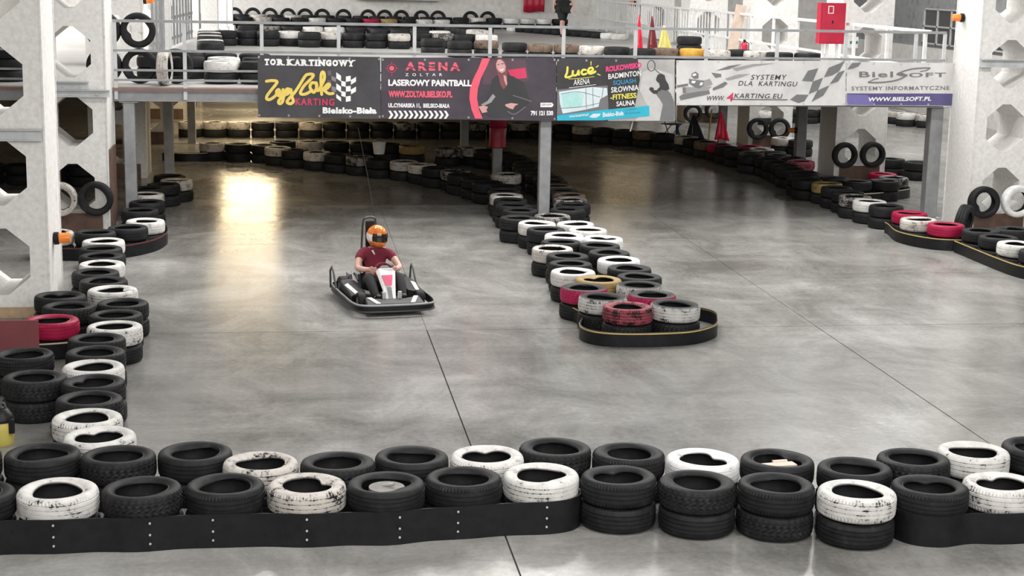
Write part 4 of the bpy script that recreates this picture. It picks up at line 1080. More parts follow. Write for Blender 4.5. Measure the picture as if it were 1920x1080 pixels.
pr_poly(b, [(1045, 168), (1139, 160), (1141, 207), (1044, 216)], 'pr_grey', 2, 'hall_print')
pr_poly(b, [(1048, 172), (1075, 168), (1110, 163), (1138, 165), (1139, 178), (1125, 186), (1122, 200), (1090, 207), (1055, 213), (1050, 195)], 'pr_ice', 2.4, 'hall_print')
pr_poly(b, [(1053, 176), (1085, 173), (1094, 178), (1090, 199), (1056, 203)], 'pr_aqua', 2.8, 'hall_print')
pr_stroke(b, [[(1052, 176), (1085, 172), (1125, 182)], [(1053, 203), (1090, 200), (1124, 193)], [(1111, 164), (1112, 200)], [(1098, 166), (1099, 203)], [(1131, 163), (1128, 185)]], 1.0, 'pr_grey', 3, 'hall_print')
pr_poly(b, [(1044, 216.5), (1120, 207), (1217, 198), (1218, 217.5), (1130, 225.5), (1044, 226)], 'pr_cyan', 3, 'cyan_strip')
pr_text(b, 'lucewww', 1067, 222, 1103, 218, 6.5, 'pr_white', 4); pr_text(b, 'bb2', 1130, 219.5, 1169, 216, 8.5, 'pr_white', 4); pr_text(b, 'addr', 1172, 208, 1193, 206, 4.5, 'pr_navy', 4); pr_text(b, 'addr', 1172, 215, 1200, 213, 4.5, 'pr_navy', 4)
pr_poly(b, [(1104, 219), (1112, 213), (1126, 213), (1124, 217), (1114, 218), (1118, 220.5), (1111, 221)], 'pr_ice', 4, 'print')
# badminton player
pr_poly(b, [(1230, 148), (1233, 140), (1240, 138), (1246, 141), (1248, 150), (1253, 158), (1255, 167), (1249, 170), (1240, 168), (1236, 172), (1232, 168), (1237, 163), (1236, 156), (1231, 152)], 'pr_ink', 3, 'player_print')
pr_poly(b, [(1234, 168), (1250, 167), (1258, 176), (1264, 192), (1264, 226), (1237, 226), (1240, 210), (1243, 196), (1237, 185), (1231, 178)], 'pr_grey', 2.8, 'player_print')
pr_poly(b, [(1217, 167), (1220, 163), (1222, 167), (1226, 165), (1226, 169), (1234, 169), (1233, 176), (1226, 176), (1221, 172)], 'pr_ink', 3, 'player_print')
pr_stroke(b, [[(1221+7*math.cos(a*PI/6), 123+10*math.sin(a*PI/6)) for a in range(13)], [(1227, 129), (1236, 137), (1243, 141)]], 1.2, 'pr_ink', 3, 'player_print')

# 4 karting systems
b = banner(((1268, 113), (1586, 114), (1586, 198), (1268, 197)), 'white banner reading SYSTEMY DLA KARTINGU with grey kart print and chequered swoosh', 'b_white')
pr_text(b, 'syst', 1407, 149.5, 1473, 149.5, 9.5, 'pr_ink', 2, 2.5)
pr_text(b, 'dla', 1384, 160.5, 1493, 162, 9, 'pr_ink', 2, 2.5)
pr_text(b, 'www4', 1323, 188.5, 1357, 188.5, 9, 'pr_ink', 2, 2.5)
pr_text(b, 'four', 1361, 190.0, 1374, 190, 16, 'pr_red', 2, 3)
pr_text(b, 'kart4', 1376, 184, 1465, 185, 9, 'pr_ink', 2, 2.5)
pr_stroke(b, [[(1370, 186.2), (1420, 186.8), (1476, 187)]], 1.4, 'pr_ink', 2, 'underline', 2)
k4 = Z(1260, 105, 5.647)
pr_poly(b, None, 'pr_grey', 2, 'chequered_swoosh', [k4(P) for P in (
    [(1440, 155), (1550, 130), (1490, 270), (1375, 262)], [(1660, 125), (1780, 75), (1830, 45), (1770, 160), (1700, 205), (1610, 225)], [(1490, 270), (1600, 230), (1545, 360), (1445, 405)],
    [(1760, 175), (1830, 150), (1760, 270), (1670, 300)], [(1540, 365), (1670, 310), (1600, 420), (1475, 485)], [(1320, 408), (1445, 410), (1400, 480), (1340, 498), (1250, 462)])])
pr_poly(b, None, 'pr_grey', 2, 'kart_print', [k4(P) for P in (
    [(75, 430), (110, 405), (390, 362), (400, 400), (200, 445), (90, 468)], [(50, 310), (170, 290), (170, 315), (55, 335)], [(430, 340), (560, 270), (590, 290), (540, 330), (430, 365)],
    [(210, 185), (250, 165), (280, 190), (280, 235), (240, 245), (205, 215)], [(180, 240), (230, 250), (340, 260), (330, 320), (290, 345), (240, 330), (180, 290)], [(415, 175), (520, 190), (520, 220), (460, 230)], [(465, 155), (600, 105), (740, 85), (600, 140)], [(110, 330), (145, 330), (150, 390), (115, 395)])])
pr_poly(b, None, 'pr_mid', 1.5, 'kart_print', [k4(P) for P in ([(560, 240), (700, 195), (830, 190), (700, 235), (590, 258)], [(640, 130), (850, 85), (1100, 75), (860, 110), (680, 160)], [(300, 270), (400, 240), (430, 300), (330, 330)], [(150, 330), (330, 330), (420, 320), (380, 360), (140, 400)])])
pr_poly(b, None, 'pr_white', 2.4, 'kart_print', [k4(P) for P in ([(215, 195), (245, 182), (262, 200), (225, 215)], [(210, 262), (250, 265), (240, 290), (205, 285)], [(300, 280), (330, 280), (315, 310), (290, 310)])])

# 5 software
b = banner(((1587, 116), (1792, 118.5), (1792, 199), (1587, 197.5)), 'pale banner with purple band reading SYSTEMY INFORMATYCZNE and a large S swoosh', 'b_white')
k5 = Z(1570, 105, 8.348)
pr_poly(b, None, 'pr_navy', 1, 'purple_band', [[(1588, 175), (1791.5, 175.5), (1791.5, 198), (1588, 196.5)]])
pr_poly(b, None, 'pr_violet', 1.5, 'purple_band', [[(1588, 177), (1625, 178), (1640, 196.8), (1588, 196.3)]])
pr_text(b, 'biel', 1610.5, 145, 1674, 145, 11, 'pr_grey', 2)
pr_text(b, 'oft', 1704, 145, 1773, 144.5, 8.5, 'pr_grey', 2)
pr_stroke(b, [k5([(1445, 188), (1300, 190), (1150, 207), (1020, 243), (930, 287)]), k5([(1080, 300), (1000, 350), (880, 388), (720, 410), (560, 416), (480, 410)])], 2.6, 'pr_grey', 2.2, 's_swoosh')
pr_stroke(b, [k5([(945, 280), (1010, 298), (1080, 300)]), k5([(960, 270), (1030, 285), (1060, 310)])], 4.2, 'pr_grey', 2.6, 's_swoosh')
pr_stroke(b, [k5([(1440, 190), (1400, 222), (1300, 243)]), k5([(485, 408), (550, 374), (640, 350)])], 1.8, 'pr_grey', 2.9, 's_swoosh')
pr_text(b, 'sysinf', 1596, 169.5, 1780, 168.5, 7.5, 'pr_grey', 2)
pr_text(b, 'wwwb', 1626, 190, 1746, 189, 7.8, 'pr_white', 2, 1.8)
pr_poly(b, None, 'pr_grey', 2.2, 'chequered_swoosh', [k5(P) for P in ([(150, 210), (230, 110), (370, 100), (330, 160), (240, 195)], [(145, 230), (150, 290), (145, 330)])])
# ---------------------------------------------------------------- people (one continuous body, clothes as parts)
SKINNED = []
def skin_obj(name, J, E, root, mat, parent, grow=0.0, sub=2):
    keys = sorted({k for e in E for k in e}, key=lambda k: list(J).index(k)); idx = {k: i for i, k in enumerate(keys)}
    me = bpy.data.meshes.new(name); me.from_pydata([J[k][0] for k in keys], [(idx[a], idx[b]) for a, b in E], [])
    o = place(name, me, parent)
    o.modifiers.new('Skin', 'SKIN')
    sv = me.skin_vertices[0].data
    for k in keys:
        r = J[k][1]; r = r if isinstance(r, tuple) else (r, r)
        sv[idx[k]].radius = (r[0]+grow, r[1]+grow); sv[idx[k]].use_root = (k == root)
    m = o.modifiers.new('Sub', 'SUBSURF'); m.levels = sub; m.render_levels = sub
    SKINNED.append((o, mat)); return o
def hand(J, E, wrist, wpos, aim, spread, up, side):
    """palm and five curled fingers continuing the arm"""
    aim = Vector(aim).normalized(); spread = Vector(spread).normalized(); up = Vector(up).normalized(); w = Vector(wpos)
    palm = w+aim*0.055; J[wrist+'p'] = (tuple(palm), (0.030, 0.016)); E.append((wrist, wrist+'p'))
    for i, (off, L) in enumerate(((-0.030, 0.062), (-0.010, 0.075), (0.011, 0.070), (0.031, 0.055))):
        b = palm+spread*off*side+aim*0.03; c = b+aim*L*0.45-up*L*0.25; d = c+aim*L*0.10-up*L*0.5
        for s_, q, r in (('a', b, 0.010), ('b', c, 0.009), ('c', d, 0.008)): J['%s%d%s' % (wrist, i, s_)] = (tuple(q), r)
        E += [(wrist+'p', '%s%da' % (wrist, i)), ('%s%da' % (wrist, i), '%s%db' % (wrist, i)), ('%s%db' % (wrist, i), '%s%dc' % (wrist, i))]
    t0 = w+aim*0.03-spread*0.034*side; t1 = t0+aim*0.03-spread*0.012*side-up*0.018
    J[wrist+'t0'] = (tuple(t0), 0.012); J[wrist+'t1'] = (tuple(t1), 0.010); E += [(wrist, wrist+'t0'), (wrist+'t0', wrist+'t1')]

# ---------------------------------------------------------------- go-kart, nose towards local -Y
KP = at(714, 566)
kart = thing('go_kart', 'black rental go-kart with white stripes driven across the grey floor', 'go-kart', (KP.x, KP.y, 0), (0, 0, math.radians(10)))
kart.scale = (0.82, 1, 1)
def kpart(name, mb, mat=None, parent=kart): return mb.build(name, mat, parent)
m = MB(); m.box(-0.30, 0.30, -0.70, 0.45, 0.045, 0.060); kpart('floor_tray', m, 'grey_plastic')
m = MB()
for s in (-1, 1): m.tube([(s*0.30, 0.70, 0.09), (s*0.30, 0.2, 0.075), (s*0.28, -0.5, 0.075), (s*0.18, -0.80, 0.09)], 0.016, 8)
m.tube([(-0.45, 0.50, 0.135), (0.45, 0.50, 0.135)], 0.02, 8); m.tube([(-0.45, -0.52, 0.12), (0.45, -0.52, 0.12)], 0.015, 8)
kpart('chassis', m, 'dark_steel')
for x, y, r, w in ((-0.47, -0.52, 0.125, 0.13), (0.47, -0.52, 0.125, 0.13), (-0.48, 0.50, 0.135, 0.19), (0.48, 0.50, 0.135, 0.19)):
    Mx = Matrix.Translation((x, y, r))@Matrix.Rotation(PI/2, 4, 'Y')
    m = MB(); m.lathe([(r*0.52, -w/2*0.9), (r*0.8, -w/2), (r*0.96, -w/2*0.8), (r, -w/2*0.5), (r, w/2*0.5), (r*0.96, w/2*0.8), (r*0.8, w/2), (r*0.52, w/2*0.9), (r*0.5, 0)], 28, None, (0, 0, 0), Mx, True)
    wh = kpart('wheel', m, 'tyre_rubber')
    m = MB(); m.lathe([(0.0, -w*0.3), (r*0.3, -w*0.3), (r*0.5, -w*0.42), (r*0.53, -w*0.40), (r*0.53, w*0.40), (r*0.5, w*0.42), (r*0.3, w*0.3), (0, w*0.3)], 20, None, (0, 0, 0), Mx); m.build('rim', 'bolt_steel', wh)
# wrap-round bumper: rubber band and two steel tubes
out = [(-0.50, -0.93), (0, -0.97), (0.50, -0.93), (0.64, -0.72), (0.66, -0.2), (0.66, 0.45), (0.60, 0.70), (0.35, 0.80), (0, 0.82), (-0.35, 0.80), (-0.60, 0.70), (-0.66, 0.45), (-0.66, -0.2), (-0.64, -0.72)]
ol = bez([Vector(p) for p in out], 5, True)
m = MB(); m.wallstrip([(p.x*0.985, p.y*0.985) for p in ol], 0.06, 0.16, 0.02, None, True); kpart('bumper', m, 'black_plastic')
for z in (0.075, 0.155):
    m = MB(); m.tube([(p.x*1.012, p.y*1.012, z) for p in ol], 0.013, 8, None, True); kpart('bumper_tube', m, 'grey_steel' if z > 0.1 else 'dark_steel')
for s in (-1, 1):
    m = MB(); m.tube([(s*0.67, 0.62, 0.10), (s*0.68, 0.60, 0.34), (s*0.67, 0.52, 0.40), (s*0.67, 0.42, 0.34), (s*0.67, 0.20, 0.12)], 0.017, 8); kpart('corner_hoop', m, 'dark_steel')
# nose cone and side pods: faceted shells
def shell(name, top, bot, mat='black_plastic'):
    n = len(top); m = MB(); vs = list(top)+list(bot); fs = [tuple(range(n))]+[(i, n+i, n+(i+1) % n, (i+1) % n) for i in range(n)]+[tuple(n+i for i in range(n))[::-1]]
    m.add(vs, fs); o = kpart(name, m, mat)
    bv = o.modifiers.new('edge', 'BEVEL'); bv.width = 0.02; bv.segments = 2
    return o
nose = shell('nose_cone', [(-0.46, -0.86, 0.150), (0.46, -0.86, 0.150), (0.44, -0.62, 0.20), (0.20, -0.66, 0.185), (-0.20, -0.66, 0.185), (-0.44, -0.62, 0.20)],
             [(-0.50, -0.90, 0.07), (0.50, -0.90, 0.07), (0.46, -0.60, 0.07), (0.20, -0.64, 0.07), (-0.20, -0.64, 0.07), (-0.46, -0.60, 0.07)])
pods = []
for s in (-1, 1):
    t = [(s*0.60, -0.42, 0.19), (s*0.61, 0.20, 0.24), (s*0.58, 0.34, 0.26), (s*0.36, 0.34, 0.27), (s*0.34, -0.30, 0.22)]
    bo = [(s*0.63, -0.44, 0.09), (s*0.63, 0.22, 0.09), (s*0.60, 0.36, 0.09), (s*0.34, 0.36, 0.09), (s*0.33, -0.32, 0.09)]
    if s < 0: t.reverse(); bo.reverse()
    pods.append(shell('side_pod', t, bo))
    m = MB(); m.add([(s*0.47, -0.36, 0.216), (s*0.53, -0.38, 0.208), (s*0.585, 0.05, 0.240), (s*0.52, 0.10, 0.252), (s*0.47, -0.36, 0.200), (s*0.53, -0.38, 0.192), (s*0.585, 0.05, 0.224), (s*0.52, 0.10, 0.236)],
                  [(0, 1, 2, 3), (7, 6, 5, 4), (0, 4, 5, 1), (1, 5, 6, 2), (2, 6, 7, 3), (3, 7, 4, 0)]); m.build('stripe', 'white_plastic', pods[-1])
    m = MB(); m.add([(s*0.24, -0.845, 0.162), (s*0.31, -0.845, 0.162), (s*0.41, -0.66, 0.203), (s*0.34, -0.66, 0.203), (s*0.24, -0.845, 0.150), (s*0.31, -0.845, 0.150), (s*0.41, -0.66, 0.190), (s*0.34, -0.66, 0.190)], [(0, 1, 2, 3), (7, 6, 5, 4), (0, 4, 5, 1), (1, 5, 6, 2), (2, 6, 7, 3), (3, 7, 4, 0)]); m.build('stripe', 'white_plastic', nose)
    m = MB(); m.tube([(s*0.34, 0.10, 0.28), (s*0.36, 0.2, 0.34), (s*0.38, 0.34, 0.36)], 0.02, 8); kpart('pod_stay', m, 'dark_steel')
    m = MB(); m.add([(s*0.33, 0.16, 0.24), (s*0.38, 0.26, 0.25), (s*0.40, 0.30, 0.44), (s*0.33, 0.24, 0.46), (s*0.345, 0.155, 0.24), (s*0.395, 0.255, 0.25), (s*0.415, 0.295, 0.44), (s*0.345, 0.235, 0.46)],
                  [(0, 1, 2, 3), (7, 6, 5, 4), (0, 4, 5, 1), (1, 5, 6, 2), (2, 6, 7, 3), (3, 7, 4, 0)]); kpart('number_plate', m, 'white_plastic')
    m = MB(); m.box(s*0.10, s*0.155, -0.64, -0.60, 0.10, 0.26); kpart('pedal', m, 'bolt_steel')
# engine and tank at the back
m = MB(); m.box(0.16, 0.42, 0.45, 0.68, 0.10, 0.34); m.lathe([(0.0, 0), (0.085, 0), (0.085, 0.05), (0.0, 0.05)], 18, None, (0.29, 0.56, 0.34))
for k in range(5): m.box(0.14, 0.44, 0.47+0.04*k, 0.485+0.04*k, 0.14, 0.30)
kpart('engine', m, 'dark_steel')
m = MB(); m.box(-0.40, -0.14, 0.46, 0.66, 0.10, 0.30); m.lathe([(0, 0), (0.03, 0), (0.03, 0.03), (0, 0.03)], 14, None, (-0.27, 0.56, 0.30)); kpart('fuel_tank', m, 'grey_plastic')
# bucket seat
m = MB(); vs, fs = [], []
prof = [(0.18, -0.10, 0.13), (0.20, 0.10, 0.10), (0.21, 0.28, 0.12), (0.21, 0.40, 0.22), (0.20, 0.47, 0.42), (0.18, 0.51, 0.60)]
for w, y, zz in prof:
    for k in range(9):
        u = k/8*2-1; vs.append((u*w, y-0.06*abs(u)**3*(1 if zz > .2 else 0), zz+0.16*abs(u)**3*(1 if zz < 0.3 else 0.2)))
for i in range(len(prof)-1):
    for k in range(8): a = i*9+k; fs.append((a, a+1, a+10, a+9))
m.add(vs, fs, None, True); st = kpart('seat', m, 'black_plastic'); sd = st.modifiers.new('thick', 'SOLIDIFY'); sd.thickness = 0.012; sd.offset = -1
# roll hoop with headrest pad, whip flag pole
m = MB(); m.tube(bez([Vector(p) for p in ((-0.19, 0.60, 0.10), (-0.17, 0.56, 0.60), (-0.15, 0.54, 0.98), (-0.10, 0.53, 1.05), (0.02, 0.53, 1.05), (0.06, 0.53, 0.98), (0.08, 0.56, 0.60), (0.10, 0.60, 0.10))], 5), 0.017, 8); kpart('roll_hoop', m, 'dark_steel')
m = MB(); m.box(-0.115, 0.03, 0.49, 0.525, 0.62, 1.01); o = kpart('headrest', m, 'black_plastic'); bv = o.modifiers.new('edge', 'BEVEL'); bv.width = 0.012; bv.segments = 2
m = MB(); m.tube([(0.05, 0.54, 1.0), (-0.04, 0.60, 1.55), (-0.20, 0.66, 2.25)], [0.006, 0.005, 0.003], 6); kpart('whip_aerial', m, 'dark_steel')
# steering: column, wheel, fairing with coloured plates
m = MB(); m.tube([(0, -0.56, 0.14), (0, -0.18, 0.42)], 0.014, 8); kpart('steering_column', m, 'dark_steel')
Ms = Matrix.Translation((0, -0.165, 0.435))@Matrix.Rotation(math.radians(50), 4, 'X')
m = MB(); m.tube([Ms@Vector((0.15*math.cos(a*PI/12), 0.13*math.sin(a*PI/12), 0)) for a in range(24)], 0.015, 8, None, True)
for a in (PI/2, PI*7/6, PI*11/6): m.tube([Ms@Vector((0, 0, 0)), Ms@Vector((0.15*math.cos(a), 0.13*math.sin(a), 0))], 0.010, 6)
kpart('steering_wheel', m, 'dark_red_flag')
def plate(name, pts, th, mat, parent=kart):
    n = len(pts); m = MB(); m.add(pts+[(x, y+th, z) for x, y, z in pts], [tuple(range(n)), tuple(range(2*n-1, n-1, -1))]+[(i, (i+1) % n, n+(i+1) % n, n+i) for i in range(n)]); return m.build(name, mat, parent)
fair = plate('steering_fairing', [(-0.155, -0.27, 0.46), (-0.11, -0.27, 0.50), (0.11, -0.27, 0.50), (0.155, -0.27, 0.46), (0.065, -0.62, 0.10), (-0.065, -0.62, 0.10)], 0.02, 'white_plastic')
plate('front_sticker', [(-0.090, -0.350, 0.425), (0.090, -0.350, 0.425), (0.048, -0.455, 0.310), (-0.048, -0.455, 0.310)], 0.012, 'pink_sticker', fair)
plate('lower_panel', [(-0.034, -0.475, 0.290), (0.034, -0.475, 0.290), (0.026, -0.640, 0.115), (-0.026, -0.640, 0.115)], 0.012, 'grey_plastic', fair)
plate('cap', [(-0.10, -0.255, 0.485), (-0.05, -0.235, 0.525), (0.05, -0.235, 0.525), (0.10, -0.255, 0.485)], 0.04, 'grey_plastic', fair)

# driver
drv = thing('person', 'person in maroon shirt, black trousers and orange helmet seated in the go-kart', 'person', (KP.x, KP.y, 0), (0, 0, math.radians(10)))
J = {'pel': ((0, 0.27, 0.235), (0.145, 0.10)), 'bel': ((0, 0.32, 0.36), (0.135, 0.095)), 'che': ((0, 0.37, 0.52), (0.15, 0.10)), 'uch': ((0, 0.37, 0.605), (0.115, 0.085)), 'nek': ((0.005, 0.355, 0.675), 0.052), 'hed': ((0.02, 0.33, 0.76), (0.075, 0.085)), 'crn': ((0.02, 0.33, 0.87), 0.07)}
E = [('pel', 'bel'), ('bel', 'che'), ('che', 'uch'), ('uch', 'nek'), ('nek', 'hed'), ('hed', 'crn')]
for s, n in ((-1, 'L'), (1, 'R')):
    J['sh'+n] = ((s*0.175, 0.355, 0.605), 0.062); J['um'+n] = ((s*0.245, 0.25, 0.52), 0.050); J['el'+n] = ((s*0.285, 0.13, 0.435), 0.043); J['fa'+n] = ((s*0.235, 0.01, 0.445), 0.040); J['wr'+n] = ((s*0.180, -0.085, 0.455), (0.030, 0.024))
    J['hp'+n] = ((s*0.105, 0.22, 0.225), 0.088); J['th'+n] = ((s*0.165, 0.0, 0.30), 0.078); J['kn'+n] = ((s*0.205, -0.20, 0.365), 0.060); J['ca'+n] = ((s*0.195, -0.36, 0.27), 0.053); J['an'+n] = ((s*0.175, -0.52, 0.155), 0.036); J['ft'+n] = ((s*0.170, -0.575, 0.145), 0.034); J['to'+n] = ((s*0.165, -0.615, 0.22), 0.030)
    E += [('uch', 'sh'+n), ('sh'+n, 'um'+n), ('um'+n, 'el'+n), ('el'+n, 'fa'+n), ('fa'+n, 'wr'+n), ('pel', 'hp'+n), ('hp'+n, 'th'+n), ('th'+n, 'kn'+n), ('kn'+n, 'ca'+n), ('ca'+n, 'an'+n), ('an'+n, 'ft'+n), ('ft'+n, 'to'+n)]
    hand(J, E, 'wr'+n, J['wr'+n][0], (-s*0.25, -0.9, 0.10), (0, -0.30, 1), (s*1.0, -0.2, 0), -1)
skin_obj('body', J, E, 'pel', 'skin', drv)
J['nk2'] = ((0.005, 0.355, 0.665), 0.062)
TE = [('uch', 'nk2'), ('bel', 'che'), ('che', 'uch'), ('uch', 'shL'), ('uch', 'shR'), ('shL', 'umL'), ('shR', 'umR'), ('pel', 'bel')]
skin_obj('shirt', J, TE, 'pel', 'maroon_cloth', drv, 0.016)
PE = [('pel', 'hpL'), ('pel', 'hpR')]+[(a+n, b+n) for n in 'LR' for a, b in (('hp', 'th'), ('th', 'kn'), ('kn', 'ca'), ('ca', 'an'))]
skin_obj('trousers', J, PE, 'pel', 'black_cloth', drv, 0.014)
for n in 'LR': skin_obj('shoe', J, [('an'+n, 'ft'+n), ('ft'+n, 'to'+n)], 'ft'+n, 'black_plastic', drv, 0.012)
m = MB(); m.add([(-0.075, 0.235, 0.655), (-0.055, 0.225, 0.665), (-0.02, 0.245, 0.600), (-0.035, 0.252, 0.597)], [(0, 1, 2, 3)]); o = m.build('collar_trim', 'white_plastic', drv); o.modifiers.new('thick', 'SOLIDIFY').thickness = 0.006
# full-face helmet turned to its left
HM = Matrix.Translation((0.02, 0.315, 0.835))@Matrix.Rotation(math.radians(24), 4, 'Z')@Matrix.Rotation(math.radians(8), 4, 'X')
hel = bpy.data.objects.new('helmet', None)
def hpoint(th, ph, k=1.0):
    x = 0.134*math.cos(ph)*math.sin(th); y = -0.155*math.cos(ph)*math.cos(th); zz = 0.150*math.sin(ph)
    if ph < -0.1: f = max(0, math.cos(th)); y -= 0.028*f*min(1, (-0.1-ph)*2.2); zz -= 0.004*f
    return HM@Vector((x*k, y*k, zz*k))
def hshell(name, t0, t1, p0, p1, nt_, np_, k, mat, parent):
    m = MB(); vs, fs = [], []
    for j in range(np_+1):
        for i in range(nt_+1): vs.append(hpoint(t0+(t1-t0)*i/nt_, p0+(p1-p0)*j/np_, k))
    for j in range(np_):
        for i in range(nt_): a = j*(nt_+1)+i; fs.append((a, a+1, a+nt_+2, a+nt_+1))
    m.add(vs, fs, None, True); return m.build(name, mat, parent)
he = hshell('helmet', -PI, PI, -0.95, PI/2, 40, 22, 1.0, 'helmet_orange', drv)
hshell('visor', -1.15, 1.15, -0.28, 0.42, 18, 8, 1.025, 'visor', he)
hshell('helmet_stripe', -2.6, -1.2, -0.35, 0.25, 12, 6, 1.012, 'white_plastic', he)
hshell('helmet_stripe', 1.2, 2.6, -0.05, 0.40, 12, 6, 1.012, 'white_plastic', he)

# man walking on the deck
MP = at(1054, 69, DECK)
man = thing('person', 'person in black T-shirt and black shorts walking on the upper deck', 'person', (MP.x, MP.y, DECK), (0, 0, 0.3)); man.scale = (1.06, 1.06, 1.03)
J = {'pel': ((0, 0, 0.95), (0.175, 0.125)), 'bel': ((0, 0, 1.10), (0.170, 0.12)), 'che': ((0, -0.02, 1.30), (0.185, 0.125)), 'uch': ((0, -0.01, 1.42), (0.14, 0.10)), 'nek': ((0, -0.02, 1.51), 0.055), 'jaw': ((0, -0.06, 1.60), (0.06, 0.07)), 'hed': ((0, -0.05, 1.69), (0.078, 0.092)), 'crn': ((0, -0.03, 1.77), 0.065)}
E = [('pel', 'bel'), ('bel', 'che'), ('che', 'uch'), ('uch', 'nek'), ('nek', 'jaw'), ('jaw', 'hed'), ('hed', 'crn')]
for s, n, f in ((-1, 'L', 0.16), (1, 'R', -0.16)):
    J['sh'+n] = ((s*0.19, 0, 1.43), 0.062); J['um'+n] = ((s*0.235, f*0.25, 1.29), 0.050); J['el'+n] = ((s*0.255, f*0.5, 1.14), 0.042); J['fa'+n] = ((s*0.265, f*1.0-0.06, 1.03), 0.038); J['wr'+n] = ((s*0.265, f*1.3-0.10, 0.92), (0.030, 0.024))
    J['hp'+n] = ((s*0.10, 0, 0.90), 0.092); J['th'+n] = ((s*0.11, -f*0.6, 0.70), 0.080); J['kn'+n] = ((s*0.11, -f*1.1, 0.50), 0.058); J['ca'+n] = ((s*0.11, -f*1.0+0.02, 0.30), 0.056); J['an'+n] = ((s*0.11, -f*1.3+0.03, 0.09), 0.036); J['he'+n] = ((s*0.11, -f*1.3+0.05, 0.045), 0.040); J['to'+n] = ((s*0.125, -f*1.3-0.12, 0.034), 0.033)
    E += [('uch', 'sh'+n), ('sh'+n, 'um'+n), ('um'+n, 'el'+n), ('el'+n, 'fa'+n), ('fa'+n, 'wr'+n), ('pel', 'hp'+n), ('hp'+n, 'th'+n), ('th'+n, 'kn'+n), ('kn'+n, 'ca'+n), ('ca'+n, 'an'+n), ('an'+n, 'he'+n), ('he'+n, 'to'+n)]
    hand(J, E, 'wr'+n, J['wr'+n][0], (0, -0.1, -1), (0, -1, 0), (-s, 0, 0), 1)
skin_obj('body', J, E, 'pel', 'skin', man)
J['hem'] = ((0, 0, 0.84), (0.175, 0.13))
skin_obj('shirt', J, [('hem', 'pel'), ('pel', 'bel'), ('bel', 'che'), ('che', 'uch'), ('uch', 'shL'), ('uch', 'shR'), ('shL', 'umL'), ('shR', 'umR')], 'pel', 'black_cloth', man, 0.040)
skin_obj('shorts', J, [('pel', 'hpL'), ('pel', 'hpR'), ('hpL', 'thL'), ('hpR', 'thR'), ('thL', 'knL'), ('thR', 'knR')], 'pel', 'black_cloth', man, 0.034)
for n in 'LR': skin_obj('shoe', J, [('an'+n, 'he'+n), ('he'+n, 'to'+n)], 'he'+n, 'black_plastic', man, 0.006)
def ball(m, c, r, sx=1, sy=1, sz=1): m.lathe([(r*math.cos(a*PI/12)*sx, r*math.sin(a*PI/12)*sz) for a in range(-6, 7)], 14, None, c)
m = MB(); m.lathe([(0.094*math.cos(a*PI/16), 0.105*math.sin(a*PI/16)) for a in range(1, 9)], 18, None, (0, -0.025, 1.715)); m.build('hair', 'hair', man)
m = MB(); ball(m, (-0.032, -0.128, 1.70), 0.011); ball(m, (0.032, -0.128, 1.70), 0.011); m.build('eyes', 'white_plastic', man)
m = MB(); m.add([(0, -0.135, 1.70), (-0.016, -0.136, 1.655), (0.016, -0.136, 1.655), (0, -0.165, 1.660)], [(0, 1, 3), (0, 3, 2), (1, 2, 3), (0, 2, 1)]); m.build('nose', 'skin', man)
m = MB(); m.box(-0.026, 0.026, -0.134, -0.126, 1.618, 1.630); m.build('mouth', 'dark_red_flag', man)
# ---------------------------------------------------------------- smaller things
def beacon(p, axis, lab, r=0.055):
    """amber lamp on a black socket; axis = direction the lens points"""
    t = thing('beacon_lamp', lab, 'lamp', p, None, 'amber beacons on the columns and posts')
    q = Vector((0, 0, 1)).rotation_difference(Vector(axis)).to_matrix().to_4x4()
    m = MB(); m.lathe([(0, 0), (r*1.25, 0), (r*1.25, 0.05), (r*1.05, 0.06), (0, 0.06)], 18, None, (0, 0, 0), q); m.build('socket', 'black_plastic', t)
    m = MB(); m.lathe([(r, 0.06), (r*1.05, 0.08), (r, 0.17), (r*0.9, 0.195), (0, 0.2)], 18, None, (0, 0, 0), q); m.build('lens', 'amber_lens', t)
p = at(80, 600); 
beacon((-2.968, 20.5, aty(98, 447, 20.5).z), (1, 0, 0.05), 'amber beacon on the side of the plywood-skirted column', 0.065)
q = aty(1787, 33, 27.4); beacon((11.835, 27.4, q.z), (-1, 0, 0), 'amber beacon beside the right end of the deck railing', 0.062)
q = aty(1527, 245, 34.9); beacon((11.335, 34.95, q.z), (-1, 0, 0), 'amber beacon on the dark deck post under the purple banner', 0.055)
q = aty(283, 1, 33.9); beacon((-2.965, 34.0, q.z), (1, -0.2, 0), 'amber beacon above the white slatted fence', 0.06)
q = aty(1284, 9, 54.5); beacon((11.83, 55.0, q.z), (-1, 0, 0), 'small amber beacon above the white railing', 0.08)

# red padding wrapped round the middle post
t = thing('post_padding', 'red vinyl padding tied round the second middle deck post', 'padding', (4.42, 34.2, 0.62))
m = MB(); prof = [(0.150, 0), (0.178, 0.02), (0.170, 0.22), (0.176, 0.42), (0.165, 0.44), (0.176, 0.46), (0.172, 0.80), (0.163, 0.82), (0.172, 0.84), (0.165, 1.0), (0.148, 1.02)]
vs, fs = [], []
for k in range(20):
    a = 2*PI*k/20
    for r_, z_ in prof: f = 1+0.05*math.sin(5*a+z_*4); vs.append((r_*f*math.cos(a)*1.05, r_*f*math.sin(a), z_))
for k in range(20):
    for i in range(len(prof)-1): n_ = len(prof); fs.append((k*n_+i, ((k+1) % 20)*n_+i, ((k+1) % 20)*n_+i+1, k*n_+i+1))
m.add(vs, fs, None, True); m.build('pad', 'red_vinyl', t)
for z_ in (0.435, 0.815):
    m = MB(); m.tube([(0.182*math.cos(a*PI/10), 0.176*math.sin(a*PI/10), z_) for a in range(20)], 0.008, 6, None, True); m.build('strap', 'maroon_cloth', t)

